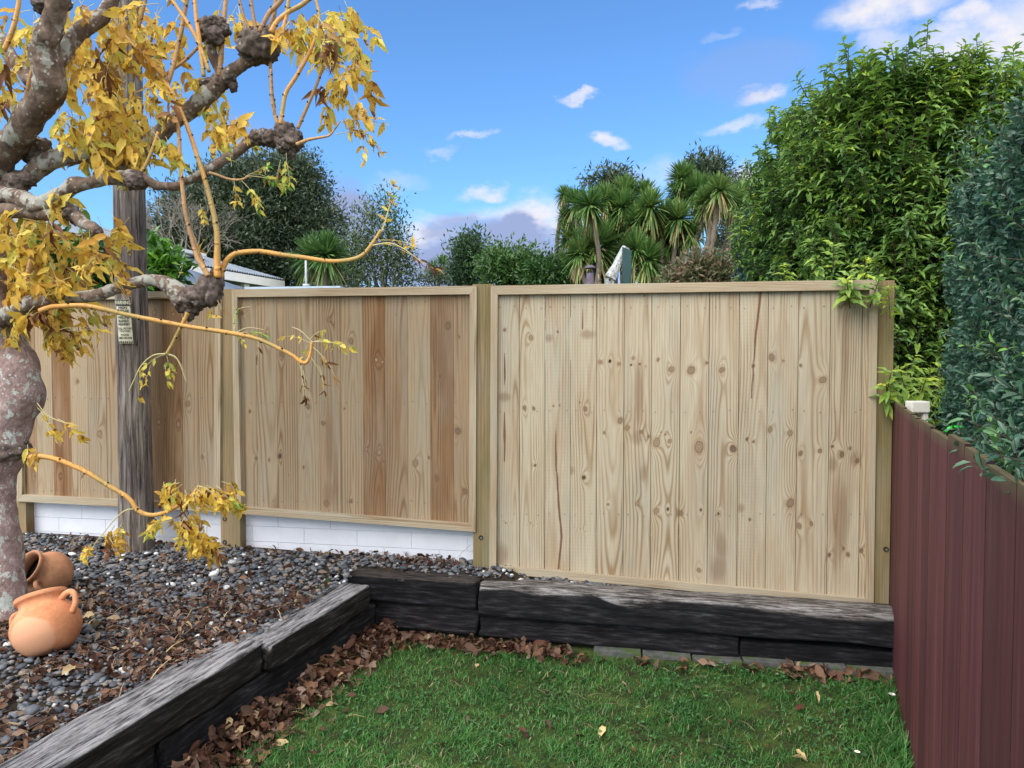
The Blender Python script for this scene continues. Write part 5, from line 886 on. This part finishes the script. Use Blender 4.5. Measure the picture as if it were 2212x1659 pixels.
# bare twiggy tree behind the pole
def bare():
    g = at(395, 700, 22); t = empty('bare_tree', (g[0], g[1], -.05), 'leafless twiggy tree between the old pole and the dark evergreen', 'tree'); mb = MB()
    def grow(p, d, L, r, lv):
        q = p+d*L; m_ = (p+q)/2+R.normal(size=3)*L*.05; mb.tube([p, m_, q], [r, r*.85, r*.65], 4, 0, 2)
        if lv:
            for _ in range(3): grow(p+d*L*R.uniform(.55, 1), unit(d+R.normal(size=3)*.42), L*.7, r*.62, lv-1)
    grow(np.array([g[0], g[1], 0]), np.array([0, 0, 1.]), 2.6, .07, 0)
    for px in (350, 380, 410, 440): p = at(395, 640, 22); grow(p, unit(at(px, 480, 22)-p), 1.3, .04, 5)
    mb.build('branches', PALET, t)
bare()
# cabbage trees
STRAP = leafmat('strap_leaf', [(0, (.03, .085, .025)), (.4, (.08, .18, .045)), (.75, (.19, .30, .08)), (.93, (.34, .35, .10)), (1, (.38, .28, .14))], .45, .4, .25)
def head(mb, C, r, n, tl=.45):
    d = rdir(n, .35); drp = np.clip(.55-d[:, 2], 0, 1.4)*R.uniform(.25, .6, n)+.05; L = r*R.uniform(.85, 1.2, n); w_ = r*.085
    sd_ = unit(np.cross(d, [0, 0, 1.])+R.normal(size=(n, 3))*.15); V = []
    for q, ww in ((0.06, .6), (.35, 1), (.68, .85), (.9, .45)):
        c = C+d*(L*q)[:, None]-np.array([0, 0, 1.])*(L*drp*q*q)[:, None]; V += [c-sd_*w_*ww/2, c+sd_*w_*ww/2]
    V.append(C+d*L[:, None]-np.array([0, 0, 1.])*(L*drp)[:, None]); V = np.stack(V, 1)
    t = np.clip(tl+R.normal(0, .16, n)+np.where(d[:, 2]+R.normal(0, .12, n) < -.55, .40, 0), 0, 1); mb.batch(V, [(0,1,3,2),(2,3,5,4),(4,5,7,6),(6,7,8)], n, 0, False, tint=t)
def cabbage(label, heads, Y, group='cabbage trees beyond the fence', tl=.52, n=380, trunkx=None):
    tx = trunkx or heads[0][0]; g = at(tx, 700, Y); t = empty('cabbage_tree', (g[0], g[1], -.05), label, 'tree', group); tr = MB(); fork = np.array([g[0], g[1], at(tx, 640, Y)[2]])
    tr.tube([(g[0], g[1], -.05), fork*[1, 1, .6], fork], [.13, .11, .10], 8)
    for (px, py, rp) in heads:
        C = at(px, py, Y+R.uniform(-.7, .7)); r = rp*Y/F*1.12; mb = MB(); head(mb, C, r, int(n*R.uniform(.85, 1.15)), tl+R.normal()*.05); mb.build('leaf_head', STRAP, t)
        tr.tube([fork-[0, 0, .1], (fork*.55+C*.45)+[R.normal()*.1, 0, -.05], C-[0, 0, .05]], [.075, .055, .05], 7)
    tr.build('trunk', STRAPT, t)
H = lambda x, y, r: (932.6+x*.2976, 301.7+y*.2976, r*.2976)
cabbage('single cabbage tree with a round tufted head in front of the dark evergreen', [(676, 556, 50), (704, 552, 50)], 15.5, None, .3, 330, 700)
cabbage('leftmost cabbage tree of the clump, with pale dry side heads', [H(960, 400, 70), H(975, 560, 75), H(1050, 470, 120), H(1010, 720, 130)], 17.6, tl=.5)
cabbage('cabbage tree of the clump with its lowest big head behind the flue', [H(1180, 790, 205), H(1150, 480, 130), H(1080, 830, 130)], 16.2)
cabbage('cabbage tree of the clump below the small dark crown', [H(1260, 440, 120), H(1400, 400, 130), H(1330, 520, 120), H(1310, 700, 120)], 17.8)
cabbage('cabbage tree of the clump standing behind the green post', [H(1450, 660, 160), H(1390, 500, 140), H(1480, 800, 140), H(1560, 880, 150)], 16.6)
cabbage('cabbage tree of the clump right of the green post', [H(1590, 490, 130), H(1550, 400, 105), H(1600, 720, 170), H(1600, 950, 150), H(1500, 590, 120)], 17.2)
cabbage('cabbage tree of the clump with bare trunks and a mid height head', [H(1700, 580, 135), H(1790, 580, 140), H(1740, 740, 140), H(1700, 880, 120), H(1880, 690, 110)], 16.8, tl=.52)
cabbage('tallest cabbage tree of the clump, below the round dark crown', [H(1825, 290, 125), H(1800, 400, 110), H(1940, 370, 125), H(1960, 560, 100)], 18.4, tl=.5)
cabbage('cabbage tree of the clump with the longest bare trunk and yellow skirt', [H(2000, 470, 130), H(2090, 370, 120), H(2040, 420, 110)], 16.4, tl=.58, trunkx=1512)
cabbage('cabbage tree of the clump nearest the tall hedge', [H(2190, 480, 120), H(2240, 400, 110), H(2160, 430, 100)], 17.4, tl=.6, trunkx=1548)
cabbage('far small cabbage tree in the dip of the skyline', [(955, 572, 24), (935, 580, 20)], 30, None, .5, 160, 955)
leafy_tree('shrub', 'low pale green shrub in the dip of the skyline', 'shrub', [(925, 600, 30, 14), (955, 598, 30, 14)], 24, 120, 10, .13, .35, OLV, (940, .05, 3), spread=.12)
# ------------------------------------------------------------------ neighbouring house
CORR = M('blue_grey_corrugated_roof', .45, .5); CORR.col(CORR.mix(CORR.mr(CORR.noise((3, 3, 3), 4), .35, .65), (.13, .165, .21), (.19, .23, .28))); CORR = CORR.m
FASC = plain('white_painted_fascia', (.90, .89, .85), .5, .4, .05, (4, 4, 4)); SOFF = plain('pale_grey_soffit', (.33, .38, .42), .7); WALLH = plain('dark_weatherboard', (.02, .025, .04), .8)
def house():
    P = at(612, 603, 16.0); e = np.array([-.287, -.958, 0]); q = np.array([-.958, .287, 0]); P0 = P+[0, 0, .0]; LE = 7.4; run = 4.4; pitch = math.tan(rad(18.8))
    t = empty('house', (P[0]-2, P[1], -.05), 'low house with corrugated grey roof and white fascia over the left fence', 'house')
    mb = MB(); n = int(LE/.019); nj = 26; V = []
    for i in range(n+1):
        s = i*LE/n; w_ = .014*math.sin(s*2*math.pi/.076)
        m_ = min(run, s) if s < run else run
        for j in range(nj+1): r_ = m_*j/nj; V.append(P0+e*s+q*r_+[0, 0, r_*pitch+w_])
    V = np.array(V); k = nj+1; f = [(i*k+j, (i+1)*k+j, (i+1)*k+j+1, i*k+j+1) for i in range(n) for j in range(nj)]; mb.add(V, f)
    V2 = V-[0, 0, .012]; mb.add(V2, [g[::-1] for g in f]); mb.build('roof', CORR, t)
    mb = MB(); far = P0+q*run*2; mb.add([P0+[0, 0, -.02], P0+e*run*0+q*run+e*run+[0, 0, run*pitch-.02], far+[0, 0, -.02]], [(0, 1, 2)]); mb.build('roof_slope', CORR, t)
    mb = MB(); mb.prism([P0-e*.05+[0, 0, -.035], P0+e*LE+[0, 0, -.035], P0+e*LE+[0, 0, -.20], P0-e*.05+[0, 0, -.20]], q*.05); mb.prism([P0-q*.02+[0, 0, -.045]+q*.06, far+[0, 0, -.045], far+[0, 0, -.175], P0+q*.04+[0, 0, -.175]], e*.05); mb.build('fascia', FASC, t)
    mb = MB(); mb.prism([P0+q*.06+e*.06+[0, 0, -.15], P0+e*LE+q*.06+[0, 0, -.15], P0+e*LE+q*.75+[0, 0, -.15], P0+q*.75+e*.06+[0, 0, -.15]], (0, 0, -.012)); mb.build('soffit', SOFF, t)
    mb = MB(); a = P0+q*.76+e*.8; c = P0+q*5+e*.8; mb.prism([a*[1, 1, 0], (a+e*6.2)*[1, 1, 0], (a+e*6.2)+[0, 0, -.16], a+[0, 0, -.16]], q*.1); mb.prism([a*[1, 1, 0]+q*.11, c*[1, 1, 0], c+[0, 0, -.16], a+q*.11+[0, 0, -.16]], e*.1); mb.build('wall', WALLH, t)
    mb = MB(); p1 = P0+e*1.0+q*.12+[0, 0, -.16]; mb.prism([p1, p1+e*.16, p1+e*.16+[0, 0, -.26], p1+[0, 0, -.26]], q*.1); mb.prism([p1+[0, 0, -.18]+e*.01, p1+[0, 0, -.28]+e*.01, p1+q*1.9+[0, 0, -.30], p1+q*1.9+[0, 0, -.2]], e*.06); mb.build('bracket', FASC, t)
    # upper fascia of the raised part, standing on the roof
    u0 = at(446, 548, 14.6); u1 = at(357, 528, 12.4); mb = MB(); mb.prism([u0, u1, u1+[0, 0, -.06], u0+[0, 0, -.06]], q*.25); 
    for s in (.08, .80): c_ = u0+(u1-u0)*s; mb.prism([c_+[0, 0, -.06], c_+(u1-u0)*.025+[0, 0, -.06], c_+(u1-u0)*.025+[0, 0, -.22], c_+[0, 0, -.22]], q*.05)
    mb.prism([u0+(u1-u0)*.08+[0, 0, -.19], u1+(u0-u1)*.18+[0, 0, -.19], u1+(u0-u1)*.18+[0, 0, -.22], u0+(u1-u0)*.08+[0, 0, -.22]], q*.02); mb.build('upper_fascia', FASC, t)
    # carport roof, lower and nearer
    def corr_sheet(name, A, Bv, Cv, pit=.076, amp=.012, cx=7.0):
        mb = MB(); Lx = np.linalg.norm(Bv); n = int(Lx/pit*6); V = []
        for i in range(n+1):
            for j in range(7): V.append(A+Bv*i/n+Cv*j/6+[0, 0, amp*math.sin(i*math.pi/3)])
        k = 7; mb.add(np.array(V), [(i*k+j, (i+1)*k+j, (i+1)*k+j+1, i*k+j+1) for i in range(n) for j in range(6)]); return mb.build(name, CORR, t)
    A = at(528, 624, 10.2); B2 = at(394, 578, 9.2); C2 = at(340, 640, 7.6); corr_sheet('carport_roof', A, C2-A, B2-A)
house()
FLATR = plain('pale_blue_metal_roof', (.42, .52, .62), .4, .5); GALV = plain('galvanised_tube', (.45, .48, .50), .4, .5, .1)
def shed():
    a = at(528, 620, 7.6); c = at(735, 617.5, 7.6); t = empty('shed', ((a[0]+c[0])/2, 7.9, -.05), 'low shed roof edge of pale blue metal just over the middle panel', 'shed')
    mb = MB(); mb.prism([a, c, c-[0, 0, .05], a-[0, 0, .05]], (0, 1.6, .03)); mb.build('roof', FLATR, t)
    mb = MB(); mb.box((a[0]+.05, a[1]+.05, -.05), (c[0]-.05, a[1]+1.5, a[2]-.06)); mb.build('wall', WALLH, t)
shed()
p = at(661, 616, 7.9); mb = MB(); mb.tube([p, p+[0, 0, .26]], .011, 8); mb.tube([p+[0, 0, -.01], p+[0, 0, .012]], .035, 10); tag(mb.build('vent_pipe', GALV), 'thin galvanised pipe standing on the pale blue shed roof', 'pipe')
# ------------------------------------------------------------------ flue, green post, lichened timber
RUST = M('rusty_steel', .6, .4); RUST.col(RUST.ramp(RUST.noise((30, 30, 22), 5, .6), [(.35, (.075, .05, .065)), (.55, (.11, .10, .14)), (.7, (.15, .075, .06))])); RUST = RUST.m
def flue():
    p = at(1274.5, 660, 6.6); t = empty('flue', (p[0], p[1], -.05), 'rusty chimney flue with a domed cap poking over the palest panel', 'flue'); zt = at(1274, 590, 6.6)[2]; r = .033
    mb = MB(); mb.tube([(p[0], p[1], -.05), (p[0], p[1], zt)], r, 24, 0, 1); mb.build('pipe', RUST, t)
    mb = MB(); zc = at(1274, 579, 6.6)[2]; k = 24; an = np.arange(k)*2*math.pi/k; V = []
    prof = [(.052, -.004), (.051, 0), (.045, .012), (.033, .020), (.018, .026), (.001, .028)]
    for (rr, zz) in prof: V += [(p[0]+rr*math.cos(x), p[1]+rr*math.sin(x), zc+zz) for x in an]
    mb.add(V, [(i*k+j, i*k+(j+1) % k, (i+1)*k+(j+1) % k, (i+1)*k+j) for i in range(5) for j in range(k)]+[tuple(range(k-1, -1, -1))]); mb.build('cap', RUST, t)
    mb = MB(); mb.box((p[0]+.012, p[1]-.01, zt-.02), (p[0]+.027, p[1]+.01, zc)); mb.build('cap_bracket', RUST, t)
flue()
GP = plain('dark_green_painted_post', (.022, .062, .062), .6, .4, .15, (30, 30, 4))
p0, p1 = at(1344, 600, 6.2), at(1367, 600, 6.2); zt1, zt2 = at(1344, 533, 6.2)[2], at(1362, 541, 6.2)[2]; mb = MB()
mb.prism([(p0[0], p0[1], -.05), (p1[0]-.012, p0[1], -.05), (p1[0]-.012, p0[1], zt2), (p0[0], p0[1], zt1)], (.012, .09, 0)); tag(mb.build('timber_post', GP), 'dark green painted square post with a slanted top', 'post')
LICH = M('lichen_covered_timber', .95, .1); _c = LICH.ramp(LICH.noise((26, 26, 26), 5, .7), [(.32, (.05, .035, .03)), (.42, (.30, .31, .31)), (.55, (.46, .48, .47)), (.68, (.40, .42, .28)), (.8, (.10, .08, .06))]); LICH.col(_c); LICH.bump(LICH.noise((50, 50, 50), 5), 1, .02); LICH = LICH.m
a = at(1353, 534, 6.32); c = at(1319, 600, 6.12); d = unit(c-a); mb = MB(); w_ = .034; q = unit(np.cross(d, [0, 1, 0])); q = q if q[0] > 0 else -q
nseg = 16; V = []
for i in range(nseg+1):
    P = a+(c-a)*i/nseg; ww = w_*(1+.25*(vnoise(np.array([[i*.7, 0, 0]]), 1, 2)[0]-.5)+.25*(i > 11))
    for s, tt in ((-1, 0), (-.3, -.3), (.4, -.2), (1, 0), (1, 1), (-1, 1)): V.append(P+q*ww*s+np.array([0, 1, 0])*.07*tt)
mb.add(V, [(i*6+j, i*6+(j+1) % 6, (i+1)*6+(j+1) % 6, (i+1)*6+j) for i in range(nseg) for j in range(6)]+[(5, 4, 3, 2, 1, 0), tuple(nseg*6+j for j in range(6))], 0, False)
mb.box(c-[.04, -.01, .4], c+[.03, .09, .0]); tag(mb.build('leaning_timber', LICH), 'split timber crusted with pale lichen, leaning behind the green post', 'timber')
# ------------------------------------------------------------------ hedges on the right
LEM = leafmat('lemonwood_leaf', [(0, (.06, .14, .045)), (.35, (.13, .25, .055)), (.65, (.22, .36, .055)), (.9, (.38, .50, .055)), (1, (.50, .60, .06))], .38, .45, .35)
def tall_hedge():
    t = empty('hedge_tree', (3.2, 6.3, -.05), 'tall bright green wavy leaved hedge rising behind the right end of the fence', 'hedge'); mb = MB(); tw = MB()
    lo = lambda z: 2.17+.10*math.sin(z*3)
    n = 7600; P = []; D = []
    while len(P) < n:
        f = R.random()
        z = R.uniform(.7, 3.5); X1 = 4.6
        if f < .50: x, y = R.uniform(2.2, X1), None; y = 4.75+.15*math.sin(x*2.3+z)+(.0 if z > 1.9 else .05); d = np.array([R.normal()*.3, -1, .35])     # face to the camera
        elif f < .72: y = R.uniform(4.8, 6.4); x = 2.13+.07*math.sin(y*2+z*2); d = np.array([-1, -.25, .4])                                              # left flank
        else: x, y = R.uniform(2.22, X1), R.uniform(4.75, 6.3); z = 3.40+.12*math.sin(x*3)+.1*math.sin(y*4+x); d = np.array([0, -.2, 1.])                 # top
        rr = 1+.0
        c = np.array([x, y, z]); k = .55                                                           # round the shoulders off
        over = max(0, z-(3.5-k))
        if f < .5: c[1] += over**2*.9; 
        elif f < .72: c[0] += over**2*.9
        if f < .5 and x < 2.6: c[1] += (2.6-x)**2*1.6
        if z < 1.75 and x < 2.9 and f < .5: c[1] += .15
        c += R.normal(size=3)*[.09, .09, .09]+unit(d)*R.normal()*.07; P.append(c); D.append(unit(d))
    P, D = np.array(P), np.array(D); P[:, 2] = np.where(P[:, 2] > 3.5, 3.5+(P[:, 2]-3.5)*.35, P[:, 2])
    topm = D[:, 2] > .8; P[topm, 2] += R.exponential(.03, topm.sum()); keep = (P[:, 0] < P[:, 1]*.78+.25); P, D = P[keep], D[keep]
    # a few sprigs that hang over the fence and its end post
    ex = [at(1830, 606, 3.80), at(1835, 590, 3.86), at(1918, 622, 3.76), at(1900, 600, 3.80), at(1925, 805, 3.78), at(1915, 830, 3.80), at(1945, 800, 3.9), at(1975, 770, 4.2), at(1960, 845, 4.1), at(1990, 830, 4.2), at(1930, 812, 4.0), at(2010, 800, 4.3), at(2030, 790, 4.3), at(1985, 860, 4.25), at(1760, 560, 4.3), at(1870, 560, 4.2), at(1700, 575, 4.6), at(1800, 530, 4.4), at(2000, 820, 4.1), at(2040, 845, 4.4)]
    P = np.vstack([P, ex]); D = np.vstack([D, np.tile(unit(np.array([-.3, -.8, .3])), (len(ex), 1))]); m = len(P); nl = 13
    gw = unit(D*.55+[0, 0, 1.0]+R.normal(size=(m, 3))*.22)                        # twig direction
    base_t = np.clip(.26+.30*vnoise(P, 1.4, 61)+.22*(vnoise(P, 4, 62)-.5)+np.clip((P[:, 0]-2.6)*.05, 0, .15)+R.normal(0, .09, m), 0, 1); base_t[-len(ex):] = R.uniform(.5, .85, len(ex)); base_t = np.where(R.random(m) < .05, base_t+.3, base_t)
    for i in range(nl):
        an = i*2.4+R.uniform(0, 6.28, m); u = unit(np.cross(gw, [.3, .8, .2])); v = np.cross(gw, u); rd = u*np.cos(an)[:, None]+v*np.sin(an)[:, None]
        A = unit(rd*1.0+gw*(.75-.10*i)[..., None] if False else rd+gw*max(.85-.09*i, .12)); Q = P-gw*(.012*i); L = R.uniform(.052, .105, m)*(.7+.05*min(i, 6))
        leaves(mb, Q, A, gw, L, L*.37, T_WAVY, 0, False, curl=R.uniform(0, .4, m), tint=np.clip(base_t+R.normal(0, .10, m)+(.12 if i < 3 else 0), 0, 1))
    for i in range(0, m):
        tw.tube([P[i]-gw[i]*.16, P[i]], [.0035, .002], 4, 0, 1, cap=False)
    mb.build('foliage', LEM, t)
    # inner foliage: darker leaves filling the body
    n = 90000; x, y, z = R.uniform(2.2, 4.9, n), R.uniform(5.0, 6.3, n), R.uniform(.2, 3.25, n)
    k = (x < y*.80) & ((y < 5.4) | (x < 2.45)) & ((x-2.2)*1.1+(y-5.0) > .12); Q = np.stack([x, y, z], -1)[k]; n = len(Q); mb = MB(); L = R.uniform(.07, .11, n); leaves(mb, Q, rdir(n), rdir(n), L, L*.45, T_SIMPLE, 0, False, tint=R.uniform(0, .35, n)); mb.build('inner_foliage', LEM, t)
    for i in range(16):
        x = 2.6+i*.17; y = 5.3+.5*math.sin(i*2.1); tw.tube([(x, y, -.05), (x+R.normal()*.1, y, 1.4), (x+R.normal()*.3, y+R.normal()*.2, 2.6), (x+R.normal()*.4, y+R.normal()*.3, 2.9)], [.03, .024, .016, .006], 7)
    for i in range(90):
        p = np.array([R.uniform(2.5, 4.4), R.uniform(4.95, 5.3), R.uniform(.8, 2.5)]); q = p+unit(np.array([R.normal()*.8, -.3+R.normal()*.3, .8]))*R.uniform(.3, .6); tw.tube([p, (p+q)/2+R.normal(size=3)*.03, q], [.008, .006, .003], 5)
    tw.build('twigs', TWIG, t)
tall_hedge()
NEAR = leafmat('blue_green_hedge_leaf', [(0, (.030, .078, .050)), (.5, (.055, .135, .082)), (.8, (.11, .22, .12)), (.95, (.15, .34, .09)), (1, (.2, .42, .07))], .34, .5, .25)
def near_hedge():
    t = empty('clipped_hedge', (1.9, 2.4, -.05), 'near dark blue green small leaved hedge leaning over the dark red fence', 'hedge'); d = unit(np.array([.42, 1, 0])); n_ = np.array([-d[1], d[0], 0])
    def face(n, l0, l1, z0, z1, off, jit, Lr, tn, T=T_SIMPLE, wr=(.48, .62), shellp=1):
        yy = R.uniform(l0, l1, n); z = R.uniform(z0, z1, n); P = np.stack([red_x(yy), yy, z], -1)
        o = off+.05*(vnoise(P, 4.5, 71)-.5)*2+.04*(vnoise(P, 12, 72)-.5)*2+np.clip(z-2.15, 0, 9)**2*.9; P = P-n_*(o+np.abs(R.normal(0, jit, n)))[:, None]
        A = unit(n_*R.uniform(.0, 1.2, n)[:, None]+rdir(n)*.8+[0, 0, .45]); Nn = unit(n_*.8+rdir(n)*.7+[0, 0, .5]); L = R.uniform(*Lr, n); leaves(mb, P, A, Nn, L, L*R.uniform(*wr, n), T, 0, True, curl=R.uniform(-.1, .35, n), tint=np.clip(tn+R.normal(0, .16, n)+.15*(vnoise(P, 2.2, 73)-.5), 0, .93)); return P
    mb = MB(); face(40000, .45, 3.62, 1.15, 2.42, .21, .025, (.020, .036), .42); face(30000, .45, 3.62, 1.1, 2.4, .31, .05, (.02, .034), .2)
    n = 11000; yy = R.uniform(.5, 3.6, n); o = R.uniform(.28, 1.1, n); P = np.stack([red_x(yy), yy, 0*yy+2.44], -1)-n_*o[:, None]; P[:, 2] += .06*(vnoise(P, 5, 74)-.5)+R.normal(0, .03, n); leaves(mb, P, unit(rdir(n)+[0, 0, .8]), rdir(n, .6), .028, .016, T_SIMPLE, 0, True, tint=R.uniform(.2, .8, n))
    n = 7000; o = R.uniform(.25, 1.1, n); P = np.stack([red_x(3.62)+0*o, 3.62+R.normal(0, .03, n), R.uniform(1.1, 2.42, n)], -1)-n_*o[:, None]; leaves(mb, P, rdir(n), rdir(n), .03, .017, T_SIMPLE, 0, True, tint=R.uniform(.1, .7, n))
    mb.build('foliage', NEAR, t)
    # young longer shoots
    mb = MB(); tw = mb; sh = []
    for (px, py, Y) in [(2130, 1000, 2.0), (2200, 1010, 1.55), (2175, 1015, 1.7), (2208, 960, 1.6), (2212, 1060, 1.45), (2225, 1000, 1.5), (2160, 985, 1.8), (2110, 960, 2.15), (2195, 930, 1.75), (2230, 1060, 1.4), (2165, 960, 1.9), (2190, 1000, 1.75), (2205, 1040, 1.62), (2150, 930, 2.0), (2100, 880, 2.4), (2185, 690, 2.0), (2170, 640, 2.1), (2195, 560, 2.0), (2120, 760, 2.3), (2200, 850, 1.8), (2140, 820, 2.2), (2195, 760, 1.9), (2180, 470, 2.1), (2150, 560, 2.3), (2100, 600, 2.6), (2195, 330, 2.1), (2170, 400, 2.2), (2205, 250, 2.05), (2180, 300, 2.3), (2075, 930, 2.5), (2155, 1010, 1.9), (2095, 480, 2.9), (2115, 420, 2.9), (2150, 340, 2.6)]:
        sh.append((at(px, py, Y), True))
    for _ in range(150): yy = R.uniform(1.3, 3.5); sh.append((np.array([red_x(yy), yy, R.uniform(1.4, 2.5)])-n_*.20, False))
    for P, big in sh:
        g = unit(n_*R.uniform(.1, .9)+np.array([R.normal()*.2, R.normal()*.3, R.uniform(.2, 1.0)])); Lh = R.uniform(.07, .13) if big else R.uniform(.05, .09); tw.tube([P-g*Lh*.7, P+g*Lh], [.0013, .0008], 4, 1, 1, cap=False); k = 8
        tt = np.linspace(-.4, 1, k); Q = P+g*Lh*tt[:, None]; u = unit(np.cross(g, [.2, .3, .9])); v = np.cross(g, u); an = np.arange(k)*2.4+R.uniform(0, 6)
        A = unit((u*np.cos(an)[:, None]+v*np.sin(an)[:, None])*.9+g*.8); L = (R.uniform(.03, .048, k) if big else R.uniform(.025, .036, k)); leaves(mb, Q, A, np.tile(g, (k, 1)), L, L*R.uniform(.3, .42, k), T_SIMPLE, 0, True, tint=np.clip(R.normal(.78 if R.random() < .5 else .6, .15), .2, 1))
    mb.build('young_shoots', [NEAR, TWIG], t)
    mb = MB()
    for i in range(12): y = 1.9+i*.13; b0 = np.array([red_x(y), y, -.05])-n_*.7; mb.tube([b0, b0+[R.normal()*.05, R.normal()*.05, 1.0], b0+[R.normal()*.15, R.normal()*.15, 2.2]], [.018, .014, .006], 6)
    mb.build('stems', TWIG, t)
near_hedge()
leafy_tree('clipped_hedge', 'dark blue green hedge between the cabbage trees and the tall bright hedge', 'hedge', [(1615, 520, 20, 50), (1622, 590, 28, 40), (1640, 480, 22, 50), (1650, 560, 34, 60)], 8.5, 760, 12, .042, .5, grn('blue_green_leaf', (.015, .045, .045), (.03, .085, .08), (.06, .14, .12), .35), (1640, .03, 3), spread=.05, shell=.5)
